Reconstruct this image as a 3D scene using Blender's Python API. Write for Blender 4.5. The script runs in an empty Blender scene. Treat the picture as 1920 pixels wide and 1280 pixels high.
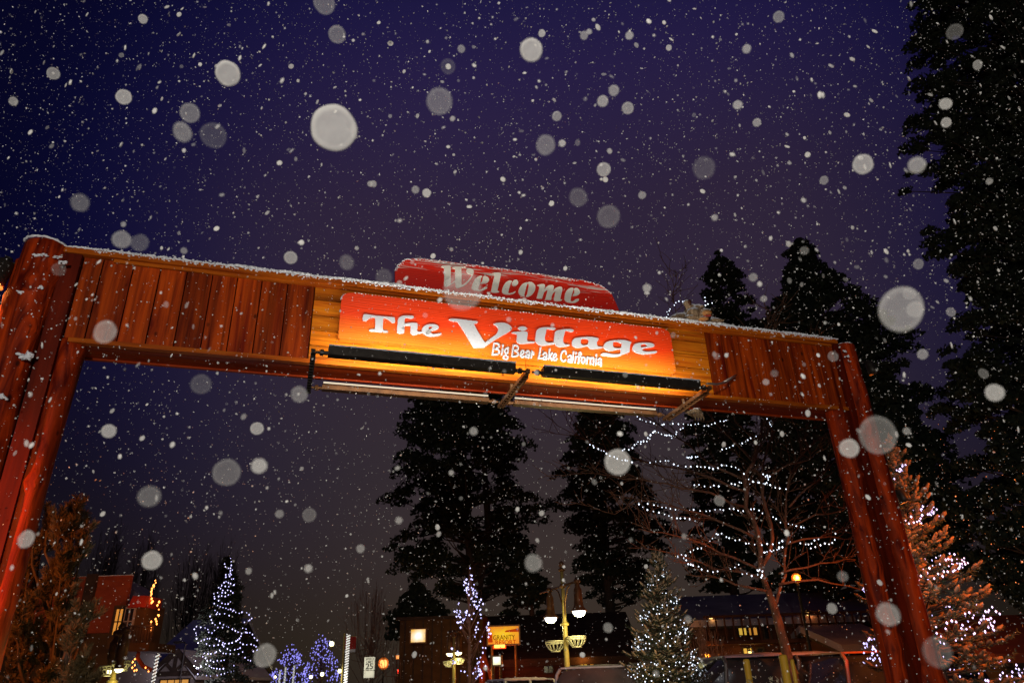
import bpy, math, random
import numpy as np
from mathutils import Vector, Matrix
random.seed(7); RNG = np.random.default_rng(7)
R = math.radians
S = bpy.context.scene
COL = S.collection

# ---------------------------------------------------------------- camera
F_PX, PITCH, ROLL = 1336.8, 0.446218, -0.033916
CF = np.array([0, math.cos(PITCH), math.sin(PITCH)]); _r = np.array([1., 0, 0]); _u = np.cross(_r, CF)
CR = math.cos(ROLL)*_r + math.sin(ROLL)*_u
CU = -math.sin(ROLL)*_r + math.cos(ROLL)*_u
CAM = np.array([0, 0, 1.5])
cam = bpy.data.cameras.new('camera'); co = bpy.data.objects.new('camera', cam); COL.objects.link(co)
co.matrix_world = Matrix([[CR[0], CU[0], -CF[0], 0], [CR[1], CU[1], -CF[1], 0], [CR[2], CU[2], -CF[2], 1.5], [0, 0, 0, 1]])
cam.sensor_width = 36; cam.lens = 36*F_PX/1920; cam.clip_start = .05; cam.clip_end = 2000
cam.dof.use_dof = True; cam.dof.focus_distance = 8.5; cam.dof.aperture_fstop = 3.5
S.camera = co

# ---------------------------------------------------------------- night sky (city glow low, deep blue high)
w = bpy.data.worlds.new('World'); S.world = w; w.use_nodes = True
nt = w.node_tree; N = nt.nodes; LK = nt.links
bg = N['Background']
tc = N.new('ShaderNodeTexCoord'); sp = N.new('ShaderNodeSeparateXYZ'); LK.new(tc.outputs['Generated'], sp.inputs[0])
rp = N.new('ShaderNodeValToRGB'); LK.new(sp.outputs['Z'], rp.inputs[0])
e = rp.color_ramp.elements
stops = [(0, (.062, .044, .030)), (.10, (.053, .037, .027)), (.26, (.036, .026, .030)), (.42, (.030, .020, .036)), (.58, (.027, .017, .042)), (.72, (.020, .013, .058)), (.85, (.0095, .009, .056)), (1, (.006, .006, .04))]
e[0].position, e[0].color = stops[0][0], (*stops[0][1], 1); e[1].position, e[1].color = stops[-1][0], (*stops[-1][1], 1)
for p_, c_ in stops[1:-1]:
    q = e.new(p_); q.color = (*c_, 1)
gl = N.new('ShaderNodeVectorMath'); gl.operation = 'DOT_PRODUCT'; gl.inputs[1].default_value = tuple(Vector((.06, .86, .50)).normalized())
LK.new(tc.outputs['Generated'], gl.inputs[0])
mr = N.new('ShaderNodeMapRange'); mr.inputs[1].default_value = .76; mr.inputs[2].default_value = .985; mr.inputs[3].default_value = .22; mr.inputs[4].default_value = 1.0; mr.interpolation_type = 'SMOOTHSTEP'
LK.new(gl.outputs['Value'], mr.inputs[0])
nz = N.new('ShaderNodeTexNoise'); nz.inputs['Scale'].default_value = 2.2; nz.inputs['Detail'].default_value = 4; LK.new(tc.outputs['Generated'], nz.inputs[0])
m2 = N.new('ShaderNodeMapRange'); m2.inputs[3].default_value = .85; m2.inputs[4].default_value = 1.15; LK.new(nz.outputs[0], m2.inputs[0])
mm = N.new('ShaderNodeMath'); mm.operation = 'MULTIPLY'; LK.new(mr.outputs[0], mm.inputs[0]); LK.new(m2.outputs[0], mm.inputs[1])
q1 = N.new('ShaderNodeMapRange'); q1.inputs[1].default_value = .80; q1.inputs[2].default_value = .97; q1.interpolation_type = 'SMOOTHSTEP'; LK.new(gl.outputs['Value'], q1.inputs[0])
hz = N.new('ShaderNodeMapRange'); hz.inputs[1].default_value = .05; hz.inputs[2].default_value = .45; LK.new(sp.outputs['Z'], hz.inputs[0])
iv = N.new('ShaderNodeMath'); iv.operation = 'SUBTRACT'; iv.inputs[0].default_value = 1; LK.new(q1.outputs[0], iv.inputs[1])
fm = N.new('ShaderNodeMath'); fm.operation = 'MULTIPLY'; LK.new(iv.outputs[0], fm.inputs[0]); LK.new(hz.outputs[0], fm.inputs[1])
cm = N.new('ShaderNodeMix'); cm.data_type = 'RGBA'; LK.new(fm.outputs[0], cm.inputs[0]); LK.new(rp.outputs[0], cm.inputs[6]); cm.inputs[7].default_value = (.0085, .0085, .072, 1)
LK.new(cm.outputs[2], bg.inputs[0]); LK.new(mm.outputs[0], bg.inputs[1])

S.view_settings.view_transform = 'Standard'; S.view_settings.look = 'None'; S.view_settings.exposure = 0; S.view_settings.gamma = 1
S.cycles.max_bounces = 6; S.cycles.diffuse_bounces = 3; S.cycles.glossy_bounces = 2; S.cycles.transparent_max_bounces = 40
S.cycles.use_denoising = True; S.cycles.sample_clamp_indirect = 3

def lamp(name, kind, loc, power, col, size=.1, target=None, sy=None, angle=None, blend=.5, parent=None):
    l = bpy.data.lights.new(name, kind); l.energy = power; l.color = col
    if kind == 'AREA':
        l.shape = 'RECTANGLE'; l.size = size; l.size_y = sy or size
    else: l.shadow_soft_size = size
    if angle: l.spot_size = R(angle); l.spot_blend = blend
    o = bpy.data.objects.new(name, l); COL.objects.link(o); o.location = loc
    if target is not None:
        o.rotation_euler = (Vector(target)-Vector(loc)).to_track_quat('-Z', 'Y').to_euler()
    if parent: o.parent = parent
    return o
# the photographer's light: what lights the flakes, the posts and the snow from the front
lamp('key_light', 'POINT', (-.6, -6.0, 3.1), 2600, (1, .93, .84), .25)

# ---------------------------------------------------------------- projection helpers
def ray(px, py): return (px-960)/F_PX*CR + (640-py)/F_PX*CU + CF
def W(px, py, Y):
    d = ray(px, py); return CAM + d*(Y/d[1])
GA = np.array([-4.608, 6.516]); GB = np.array([4.724, 9.504]); GL = float(np.hypot(*(GB-GA)))
ge = (GB-GA)/GL; gn = np.array([-ge[1], ge[0]])
def G(px, py, y=0.):     # ray -> point in the gateway's own frame (u along, y back, z up)
    d = ray(px, py); k = (gn@GA + y - gn@CAM[:2])/(gn@d[:2]); P = CAM + k*d
    return (float(ge@(P[:2]-GA)), y, float(P[2]))
GROT = math.atan2(ge[1], ge[0])
def gw(x, y, z): # gate local -> world
    return (GA[0]+ge[0]*x+gn[0]*y, GA[1]+ge[1]*x+gn[1]*y, z)

# ---------------------------------------------------------------- mesh builder
def nrm(v):
    v = np.array(v, float); return v/(np.linalg.norm(v)+1e-9)
class MB:
    def __init__(s): s.v = []; s.f = []
    def add(s, vs, fs):
        o = len(s.v); s.v.extend([tuple(map(float, a)) for a in vs]); s.f.extend([tuple(i+o for i in a) for a in fs]); return s
    def box(s, c, d, rz=0, rx=0, ry=0):
        x, y, z = d[0]/2, d[1]/2, d[2]/2
        M_ = Matrix.Translation(c) @ Matrix.Rotation(rz, 4, 'Z') @ Matrix.Rotation(rx, 4, 'X') @ Matrix.Rotation(ry, 4, 'Y')
        vs = [M_ @ Vector(p) for p in ((-x,-y,-z),(x,-y,-z),(x,y,-z),(-x,y,-z),(-x,-y,z),(x,-y,z),(x,y,z),(-x,y,z))]
        return s.add(vs, [(0,3,2,1),(4,5,6,7),(0,1,5,4),(1,2,6,5),(2,3,7,6),(3,0,4,7)])
    def bx(s, x0, x1, y0, y1, z0, z1): return s.box(((x0+x1)/2,(y0+y1)/2,(z0+z1)/2),(x1-x0,y1-y0,z1-z0))
    def tube(s, pts, rad, n=6, jit=0, cap=True, flat=1.0):
        pts = [np.array(p, float) for p in pts]; m = len(pts)
        if not hasattr(rad, '__len__'): rad = [rad]*m
        vs = []; ref = None
        for i, p in enumerate(pts):
            t = nrm(pts[min(i+1, m-1)]-pts[max(i-1, 0)])
            if ref is None:
                a = np.array([0,0,1.]) if abs(t[2]) < .9 else np.array([1.,0,0])
                ref = nrm(np.cross(np.cross(t, a), t))
            ref = nrm(ref - t*(ref@t)); b = np.cross(t, ref)
            for k in range(n):
                a = 2*math.pi*k/n; r = rad[i]*(1+(random.uniform(-jit, jit) if jit else 0))
                vs.append(p + r*(math.cos(a)*b + math.sin(a)*ref*flat))
        fs = [(i*n+k, i*n+(k+1)%n, (i+1)*n+(k+1)%n, (i+1)*n+k) for i in range(m-1) for k in range(n)]
        if cap: fs += [tuple(range(n-1, -1, -1)), tuple((m-1)*n+k for k in range(n))]
        return s.add(vs, fs)
    def lathe(s, c, prof, n=12, half=None):
        vs = []; fs = []; m = len(prof)
        for r, z in prof:
            for k in range(n):
                a = 2*math.pi*k/n; vs.append((c[0]+r*math.cos(a), c[1]+r*math.sin(a), c[2]+z))
        fs = [(i*n+k, i*n+(k+1)%n, (i+1)*n+(k+1)%n, (i+1)*n+k) for i in range(m-1) for k in range(n)]
        return s.add(vs, fs)
    def ell(s, c, r, nu=10, nv=7, jit=0, M3=None):
        vs = [(0,0,-1.)]
        for i in range(1, nv):
            t = math.pi*i/nv
            for k in range(nu):
                a = 2*math.pi*k/nu; vs.append((math.sin(t)*math.cos(a), math.sin(t)*math.sin(a), -math.cos(t)))
        vs.append((0,0,1.)); vs = np.array(vs)
        if jit: vs = vs*(1+RNG.uniform(-jit, jit, (len(vs), 1)))
        vs = vs*np.array(r)
        if M3 is not None: vs = vs @ np.array(M3).T
        vs = vs + np.array(c)
        fs = [(0, 1+(k+1)%nu, 1+k) for k in range(nu)]
        for i in range(nv-2):
            o = 1+i*nu; fs += [(o+k, o+(k+1)%nu, o+nu+(k+1)%nu, o+nu+k) for k in range(nu)]
        o = 1+(nv-2)*nu; fs += [(o+k, o+(k+1)%nu, len(vs)-1) for k in range(nu)]
        return s.add(vs, fs)
    def prism(s, pts, y0, y1):   # polygon in (x,z), from y0 to y1
        n = len(pts); vs = [(x, y0, z) for x, z in pts]+[(x, y1, z) for x, z in pts]
        return s.add(vs, [tuple(range(n)), tuple(range(2*n-1, n-1, -1))]+[((i+1)%n, i, n+i, n+(i+1)%n) for i in range(n)])
    def leaves(s, C, D, L, Wd):   # bulk quads: centres, unit directions, length, width
        n = len(C)
        if n == 0: return s
        rnd = RNG.normal(size=(n, 3)); sd = np.cross(D, rnd); sd /= np.linalg.norm(sd, axis=1)[:, None]+1e-9
        L = np.broadcast_to(np.array(L, float).reshape(-1, 1), (n, 1)); Wd = np.broadcast_to(np.array(Wd, float).reshape(-1, 1), (n, 1))
        a = C-D*L/2-sd*Wd/2; b = C-D*L/2+sd*Wd/2; c = C+D*L/2+sd*Wd*.25; d = C+D*L/2-sd*Wd*.25
        vs = np.stack([a, b, c, d], 1).reshape(-1, 3); o = len(s.v)
        s.v.extend(map(tuple, vs.tolist())); s.f.extend([(o+4*i, o+4*i+1, o+4*i+2, o+4*i+3) for i in range(n)])
        return s
    def build(s, name, m, parent=None, smooth=False, loc=None):
        me = bpy.data.meshes.new(name); me.from_pydata(s.v, [], s.f); me.update()
        if smooth: me.polygons.foreach_set('use_smooth', [True]*len(me.polygons))
        me.materials.append(m)
        o = bpy.data.objects.new(name, me); COL.objects.link(o)
        if parent: o.parent = parent
        if loc is not None: o.location = loc
        return o
def tag(o, label=None, cat=None, group=None, kind=None):
    if label: o['label'] = label
    if cat: o['category'] = cat
    if group: o['group'] = group
    if kind: o['kind'] = kind
    return o
def empty(name, loc, label, cat, rz=0, group=None):
    o = bpy.data.objects.new(name, None); COL.objects.link(o); o.location = loc; o.rotation_euler = (0, 0, rz); o.empty_display_size = .2
    return tag(o, label, cat, group)
def copy_tree(o, parent=None):
    c = o.copy(); COL.objects.link(c)
    if parent: c.parent = parent
    for ch in list(o.children): copy_tree(ch, c)
    return c

# ---------------------------------------------------------------- materials
def mat(name, c1, c2=None, rough=.7, scale=(4, 4, 4), bump=.0, island=0, detail=6, emit=None, estr=0, metal=0, alpha=None, lo=.3, hi=.7, snow=None, coat=0, dist=0, nee=False, crack=None):
    m = bpy.data.materials.new(name); m.use_nodes = True; t = m.node_tree; n = t.nodes; l = t.links; p = n['Principled BSDF']
    p.inputs['Roughness'].default_value = rough; p.inputs['Metallic'].default_value = metal
    p.inputs['Specular IOR Level'].default_value = .10 if 'wood' in name or 'board' in name else .3
    if coat: p.inputs['Coat Weight'].default_value = coat; p.inputs['Coat Roughness'].default_value = .3
    c2 = c2 or tuple(x*.75 for x in c1)
    tx = n.new('ShaderNodeTexCoord'); mp = n.new('ShaderNodeMapping'); mp.inputs['Scale'].default_value = scale; l.new(tx.outputs['Object'], mp.inputs[0])
    z = n.new('ShaderNodeTexNoise'); z.inputs['Scale'].default_value = 1; z.inputs['Detail'].default_value = detail; z.inputs['Distortion'].default_value = dist; l.new(mp.outputs[0], z.inputs[0])
    if island:
        g = n.new('ShaderNodeNewGeometry')
        ad = n.new('ShaderNodeVectorMath'); ad.operation = 'ADD'; l.new(mp.outputs[0], ad.inputs[0])
        sc = n.new('ShaderNodeMath'); sc.operation = 'MULTIPLY'; sc.inputs[1].default_value = 37; l.new(g.outputs['Random Per Island'], sc.inputs[0])
        l.new(sc.outputs[0], ad.inputs[1]); l.new(ad.outputs[0], z.inputs[0])
    r = n.new('ShaderNodeValToRGB'); r.color_ramp.elements[0].position = lo; r.color_ramp.elements[1].position = hi
    r.color_ramp.elements[0].color = (*c2, 1); r.color_ramp.elements[1].color = (*c1, 1); l.new(z.outputs[0], r.inputs[0])
    out = r.outputs[0]
    if island:
        mx = n.new('ShaderNodeMix'); mx.data_type = 'RGBA'; mx.blend_type = 'MULTIPLY'; mx.inputs[0].default_value = 1
        q = n.new('ShaderNodeMapRange'); q.inputs[3].default_value = 1-island; q.inputs[4].default_value = 1.0; l.new(g.outputs['Random Per Island'], q.inputs[0])
        l.new(out, mx.inputs[6]); l.new(q.outputs[0], mx.inputs[7]); out = mx.outputs[2]
    if crack:
        for sc_, a0, a1, dk in ((crack, .31, .36, .45), (tuple(c*.30 for c in crack), .34, .54, .50)):
            mp3 = n.new('ShaderNodeMapping'); mp3.inputs['Scale'].default_value = sc_; l.new(tx.outputs['Object'], mp3.inputs[0]); z3 = n.new('ShaderNodeTexNoise'); z3.inputs['Scale'].default_value = 1; z3.inputs['Detail'].default_value = 3; z3.inputs['Distortion'].default_value = .4
            l.new(mp3.outputs[0], z3.inputs[0]); q3 = n.new('ShaderNodeMapRange'); q3.inputs[1].default_value = a0; q3.inputs[2].default_value = a1; q3.inputs[3].default_value = dk; l.new(z3.outputs[0], q3.inputs[0])
            m5 = n.new('ShaderNodeMix'); m5.data_type = 'RGBA'; m5.blend_type = 'MULTIPLY'; m5.inputs[0].default_value = 1; l.new(out, m5.inputs[6]); l.new(q3.outputs[0], m5.inputs[7]); out = m5.outputs[2]
        vo = n.new('ShaderNodeTexVoronoi'); mp4 = n.new('ShaderNodeMapping'); mp4.inputs['Scale'].default_value = (4.2, 4.2, 2.6); mp4.inputs['Location'].default_value = (1.3, .4, 2.2); l.new(tx.outputs['Object'], mp4.inputs[0]); l.new(mp4.outputs[0], vo.inputs['Vector']); vo.inputs['Scale'].default_value = 1
        q4 = n.new('ShaderNodeMapRange'); q4.inputs[1].default_value = .05; q4.inputs[2].default_value = .11; q4.inputs[3].default_value = .25; l.new(vo.outputs['Distance'], q4.inputs[0])
        m6 = n.new('ShaderNodeMix'); m6.data_type = 'RGBA'; m6.blend_type = 'MULTIPLY'; m6.inputs[0].default_value = 1; l.new(out, m6.inputs[6]); l.new(q4.outputs[0], m6.inputs[7]); out = m6.outputs[2]
    if snow:  # snow lying on upward-facing surfaces
        g2 = n.new('ShaderNodeNewGeometry'); s2 = n.new('ShaderNodeSeparateXYZ'); l.new(g2.outputs['Normal'], s2.inputs[0])
        z2 = n.new('ShaderNodeTexNoise'); z2.inputs['Scale'].default_value = 25; l.new(tx.outputs['Object'], z2.inputs[0])
        a1 = n.new('ShaderNodeMath'); a1.operation = 'ADD'; l.new(s2.outputs['Z'], a1.inputs[0]); l.new(z2.outputs[0], a1.inputs[1])
        q2 = n.new('ShaderNodeMapRange'); q2.inputs[1].default_value = snow; q2.inputs[2].default_value = snow+.25; l.new(a1.outputs[0], q2.inputs[0])
        mx2 = n.new('ShaderNodeMix'); mx2.data_type = 'RGBA'; l.new(q2.outputs[0], mx2.inputs[0]); l.new(out, mx2.inputs[6]); mx2.inputs[7].default_value = (.8, .82, .86, 1); out = mx2.outputs[2]
    l.new(out, p.inputs['Base Color'])
    if bump:
        b = n.new('ShaderNodeBump'); b.inputs['Strength'].default_value = bump; b.inputs['Distance'].default_value = .02; l.new(z.outputs[0], b.inputs['Height']); l.new(b.outputs[0], p.inputs['Normal'])
    if emit:
        p.inputs['Emission Color'].default_value = (*emit, 1); p.inputs['Emission Strength'].default_value = estr
        if not nee: m.cycles.emission_sampling = 'NONE'
    if alpha is not None: p.inputs['Alpha'].default_value = alpha
    return m
M = {}
WC1, WC2 = (.52, .135, .028), (.24, .040, .009)
M['plank'] = mat('plank_wood', (.60, .076, .0035), (.15, .008, .001), .6, (15, 15, 1.1), .35, .5, 9, lo=.30, hi=.68, coat=.0, dist=.6, crack=(42, 42, .9))
M['plankh'] = mat('plank_wood_h', (.76, .215, .008), (.48, .080, .003), .6, (1.3, 16, 16), .25, .3, 8, lo=.28, hi=.66, coat=.0, dist=.6, crack=(.9, 42, 42))  # more orange than the other planks: strip-light glow put into the colour
M['log'] = mat('log_wood', (.52, .046, .003), (.10, .005, .001), .62, (8, 8, 1.2), .8, 0, 10, lo=.34, hi=.66, coat=.0, dist=1.4, crack=(22, 22, .8))
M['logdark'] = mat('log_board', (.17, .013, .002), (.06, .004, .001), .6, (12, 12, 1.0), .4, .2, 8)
M['trim'] = mat('trim_wood', (.55, .13, .006), (.26, .035, .002), .55, (1.4, 14, 14), .3, .2, 8, dist=.4)
M['soffit'] = mat('soffit_wood', (.36, .04, .003), (.16, .012, .001), .6, (1.2, 12, 12), .2, .2, 8)
M['snow'] = mat('snow', (.84, .85, .88), (.74, .76, .80), .8, (30, 30, 30), .6)
M['white'] = mat('white_paint', (.52, .52, .56), (.48, .49, .53), .5, (30, 30, 30), .05)
M['cream'] = mat('cream_paint', (.92, .88, .76), (.84, .80, .70), .5, (20, 20, 20), .05)
M['black'] = mat('black_metal', (.035, .028, .022), (.018, .014, .012), .45, (20, 20, 20), .1, metal=.3)
M['bronze'] = mat('brown_metal', (.20, .09, .035), (.10, .045, .02), .45, (9, 9, 9), .1, metal=.4)
M['steel'] = mat('galvanised', (.5, .45, .40), (.35, .30, .26), .35, (9, 9, 9), .05, metal=.7)
M['needle'] = mat('pine_needles', (.030, .040, .022), (.018, .024, .014), .8, (3, 3, 3), 0)
M['needle2'] = mat('spruce_needles', (.06, .085, .05), (.035, .05, .03), .8, (9, 9, 9), 0)
M['bark'] = mat('bark', (.09, .06, .045), (.04, .026, .02), .9, (14, 14, 3), .6)
M['bark2'] = mat('bare_bark', (.34, .17, .12), (.18, .09, .06), .85, (20, 20, 8), .5)
M['bulb'] = mat('bulb_white', (1, 1, 1), emit=(.74, .84, 1.0), estr=2.4)
M['bulbblue'] = mat('bulb_blue', (1, 1, 1), emit=(.30, .28, 1.0), estr=1.25)
M['bulblav'] = mat('bulb_lavender', (1, 1, 1), emit=(.54, .52, 1.0), estr=2.5)
M['bulbor'] = mat('bulb_orange', (1, .6, .3), emit=(1, .30, .06), estr=5)
M['bark3'] = mat('tree_bark', (.17, .085, .05), (.08, .04, .025), .9, (20, 20, 8), .5)
M['wire'] = mat('green_wire', (.03, .05, .03))
M['asphalt'] = mat('snowy_asphalt', (.16, .16, .17), (.05, .05, .05), .8, (.5, .5, .5), .2)

# red sign paints: weathered wood grain running along the board
def sign_mat(name, top, bot, z0, z1, frost):
    m = bpy.data.materials.new(name); m.use_nodes = True; t = m.node_tree; n = t.nodes; l = t.links; p = n['Principled BSDF']
    p.inputs['Roughness'].default_value = .5
    tx = n.new('ShaderNodeTexCoord'); sp = n.new('ShaderNodeSeparateXYZ'); l.new(tx.outputs['Object'], sp.inputs[0])
    big = n.new('ShaderNodeTexNoise'); big.inputs['Scale'].default_value = 1.1; big.inputs['Detail'].default_value = 2; l.new(tx.outputs['Object'], big.inputs[0])
    a = n.new('ShaderNodeMath'); a.operation = 'MULTIPLY_ADD'; a.inputs[1].default_value = .22; l.new(big.outputs[0], a.inputs[0]); l.new(sp.outputs['Z'], a.inputs[2])
    g = n.new('ShaderNodeMapRange'); g.inputs[1].default_value = z0+.11; g.inputs[2].default_value = z1+.11; l.new(a.outputs[0], g.inputs[0])
    r = n.new('ShaderNodeValToRGB'); r.color_ramp.elements[0].color = (*bot, 1); r.color_ramp.elements[1].color = (*top, 1); r.color_ramp.elements[0].position = .10; r.color_ramp.elements[1].position = .52; l.new(g.outputs[0], r.inputs[0])
    mp = n.new('ShaderNodeMapping'); mp.inputs['Scale'].default_value = (.8, 5, 17); l.new(tx.outputs['Object'], mp.inputs[0])
    wv = n.new('ShaderNodeTexWave'); wv.bands_direction = 'Z'; wv.inputs['Scale'].default_value = .85; wv.inputs['Distortion'].default_value = 13; wv.inputs['Detail'].default_value = 3; wv.inputs['Detail Scale'].default_value = .8; l.new(mp.outputs[0], wv.inputs[0])
    q = n.new('ShaderNodeMapRange'); q.inputs[1].default_value = .0; q.inputs[2].default_value = .30; q.inputs[3].default_value = .70; q.inputs[4].default_value = 1; l.new(wv.outputs['Fac'], q.inputs[0])
    mx = n.new('ShaderNodeMix'); mx.data_type = 'RGBA'; mx.blend_type = 'MULTIPLY'; mx.inputs[0].default_value = 1; l.new(r.outputs[0], mx.inputs[6]); l.new(q.outputs[0], mx.inputs[7])
    out = mx.outputs[2]
    if frost:
        mp2 = n.new('ShaderNodeMapping'); mp2.inputs['Scale'].default_value = (1.6, 5, 42); l.new(tx.outputs['Object'], mp2.inputs[0])
        z = n.new('ShaderNodeTexNoise'); z.inputs['Scale'].default_value = 1; z.inputs['Detail'].default_value = 7; z.inputs['Distortion'].default_value = .6; l.new(mp2.outputs[0], z.inputs[0])
        h = n.new('ShaderNodeMapRange'); h.inputs[1].default_value = z1-.24; h.inputs[2].default_value = z1+.02; h.inputs[3].default_value = -.26; h.inputs[4].default_value = .045; l.new(sp.outputs['Z'], h.inputs[0])
        s = n.new('ShaderNodeMath'); s.operation = 'ADD'; l.new(z.outputs[0], s.inputs[0]); l.new(h.outputs[0], s.inputs[1])
        k = n.new('ShaderNodeMapRange'); k.inputs[1].default_value = .565; k.inputs[2].default_value = .60; k.inputs[4].default_value = .85; l.new(s.outputs[0], k.inputs[0])
        m3 = n.new('ShaderNodeMix'); m3.data_type = 'RGBA'; l.new(k.outputs[0], m3.inputs[0]); l.new(out, m3.inputs[6]); m3.inputs[7].default_value = (.62, .56, .50, 1); out = m3.outputs[2]
    l.new(out, p.inputs['Base Color'])
    b = n.new('ShaderNodeBump'); b.inputs['Strength'].default_value = .2; b.inputs['Distance'].default_value = .006; l.new(wv.outputs['Fac'], b.inputs['Height']); l.new(b.outputs[0], p.inputs['Normal'])
    return m
M['vsign'] = sign_mat('village_sign_paint', (.86, .046, .002), (.66, .155, .006), 5.08, 5.70, False)
M['wsign'] = sign_mat('welcome_sign_paint', (.82, .020, .004), (.68, .013, .004), 5.9, 6.26, True)

# ---------------------------------------------------------------- glyph tracing
def smooth(pts, sub=5):
    P = [np.array(p, float) for p in pts]; n = len(P); T = []
    for i in range(n):
        a, b = P[i]-P[i-1], P[(i+1)%n]-P[i]; c = (a@b)/(np.linalg.norm(a)*np.linalg.norm(b)+1e-9)
        T.append(None if c < .45 else (P[(i+1)%n]-P[i-1])/2)
    out = []
    for i in range(n):
        j = (i+1) % n; d = P[j]-P[i]; L = np.linalg.norm(d)
        m0 = d*.8 if T[i] is None else T[i]*min(1, L/(np.linalg.norm(T[i])+1e-9)); m1 = d*.8 if T[j] is None else T[j]*min(1, L/(np.linalg.norm(T[j])+1e-9))
        for k in range(sub):
            t = k/sub; out.append((2*t**3-3*t**2+1)*P[i]+(t**3-2*t**2+t)*m0+(-2*t**3+3*t**2)*P[j]+(t**3-t**2)*m1)
    return out
def curve_mesh(name, loops, depth):
    cu = bpy.data.curves.new(name, 'CURVE'); cu.dimensions = '2D'; cu.fill_mode = 'BOTH'; cu.extrude = depth
    for lp in loops:
        s = cu.splines.new('POLY'); s.points.add(len(lp)-1); s.use_cyclic_u = True
        for i, q in enumerate(lp): s.points[i].co = (q[0], q[1], 0, 1)
    o = bpy.data.objects.new('tmp', cu); COL.objects.link(o)
    me = bpy.data.meshes.new_from_object(o.evaluated_get(bpy.context.evaluated_depsgraph_get()))
    COL.objects.unlink(o); bpy.data.objects.remove(o)
    return [tuple(v.co) for v in me.vertices], [tuple(p.vertices) for p in me.polygons]
def glyphs(mb, items, yf, th):
    # items: (ox,oy,scale,[loops]) traced on the board; every letter is a raised solid
    for gi, (ox, oy, sc, loops) in enumerate(items):
        L = [[(g[0], g[2]) for g in (G(ox+x/sc, oy+y/sc, yf) for x, y in smooth(lp))] for lp in loops]
        d = th/2+.0006*(gi % 4)
        vs, fs = curve_mesh('g', L, d)
        mb.add([(x, yf-z, y) for x, y, z in vs], fs)
def text_mesh(body, size, shear=0, depth=.004, width=None):
    cu = bpy.data.curves.new('t', 'FONT'); cu.body = body; cu.size = size; cu.extrude = depth; cu.align_x = 'CENTER'; cu.align_y = 'CENTER'; cu.shear = shear; cu.space_line = .8
    cu.offset = size*.012
    o = bpy.data.objects.new('tmp', cu); COL.objects.link(o); me = bpy.data.meshes.new_from_object(o.evaluated_get(bpy.context.evaluated_depsgraph_get()))
    COL.objects.unlink(o); bpy.data.objects.remove(o)
    vs = [tuple(v.co) for v in me.vertices]
    if width:
        xs = [v[0] for v in vs]; k = width/(max(xs)-min(xs)); vs = [(x*k, y, z) for x, y, z in vs]
    return vs, [tuple(p.vertices) for p in me.polygons]

exec_order = []
# ================================================================ GATEWAY
gate = empty('village_gateway', gw(0, 0, 0), 'tall timber gateway of round log posts and a planked crossbeam, snow along its top', 'gateway', GROT)
ZB, ZT = 4.84, 5.80
def lumpy_log(mb, x, y, r, z0, z1, n=22, seg=46, seed=0, dome=True):
    rr = random.Random(seed); knots = [(rr.uniform(z0, z1), rr.uniform(3.4, 6.0), rr.uniform(.03, .075), rr.uniform(.05, .10)) for _ in range(11)]
    ph = rr.uniform(0, 6); vs = []
    zs = [z0+(z1-z0)*i/(seg-1) for i in range(seg)]
    if dome: zs += [z1+r*.10, z1+r*.16]
    for i, z in enumerate(zs):
        q = 1.0 if i < seg else (.86, .45)[i-seg]
        for k in range(n):
            a = 2*math.pi*k/n
            d = r*(1+.035*math.sin(3*a+ph+z*.7)+.025*math.sin(z*2.3+ph)+.015*math.sin(7*a+z*4))
            for kz, ka, kh, kw in knots:
                da = (a-ka+math.pi) % (2*math.pi)-math.pi; t = ((z-kz)/kw)**2+(da*r/kw)**2
                if t < 6: d += kh*math.exp(-t)
            vs.append((x+d*q*math.cos(a)+.02*math.sin(z*1.1+ph), y+d*q*math.sin(a), z))
    m = len(zs); fs = [(i*n+k, i*n+(k+1)%n, (i+1)*n+(k+1)%n, (i+1)*n+k) for i in range(m-1) for k in range(n)]+[tuple((m-1)*n+k for k in range(n))]
    mb.add(vs, fs); return knots
def snow_dab(mb, c, r, k=9):
    for _ in range(k): mb.ell(np.array(c)+RNG.uniform(-1, 1, 3)*np.array([r*.8, r*.15, r*.32]), (r*random.uniform(.25, .5), r*.22, r*random.uniform(.14, .30)), 8, 6, .35)
# left post
pm = MB(); kn = lumpy_log(pm, -.385, .02, .205, 0, 5.87, seed=4)
post = pm.build('post', M['log'], gate, True)
a = MB(); lumpy_log(a, -.50, .20, .19, 0, 5.72, seed=9); a.build('side_log', M['log'], post, True)
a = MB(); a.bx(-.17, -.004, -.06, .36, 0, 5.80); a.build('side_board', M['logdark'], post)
a = MB(); lumpy_log(a, .045, .12, .135, 0, 4.83, seed=12, dome=False); a.build('inner_log', M['log'], post, True)
for px, py, r in ((72, 478, .055), (108, 482, .04), (117, 492, .04), (84, 478, .035), (73, 538, .045), (47, 667, .075), (50, 671, .05), (5, 744, .06), (38, 548, .035)):
    sn = MB(); snow_dab(sn, G(px, py, -.19), r); sn.build('snow_patch', M['snow'], post, True)
sn = MB()
ring = [(-.385+.2*math.cos(t), .02+.2*math.sin(t), 5.895) for t in np.linspace(-2.9, .2, 22)]
sn.tube(ring, .014, 6, .5)
sn.ell((-.385, .05, 5.885), (.19, .17, .035), 12, 7, .1); sn.build('snow_patch', M['snow'], post, True); sn = MB(); sn.ell((-.50, .22, 5.745), (.16, .14, .035), 12, 7, .1)
sn.build('snow_patch', M['snow'], post, True)
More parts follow.
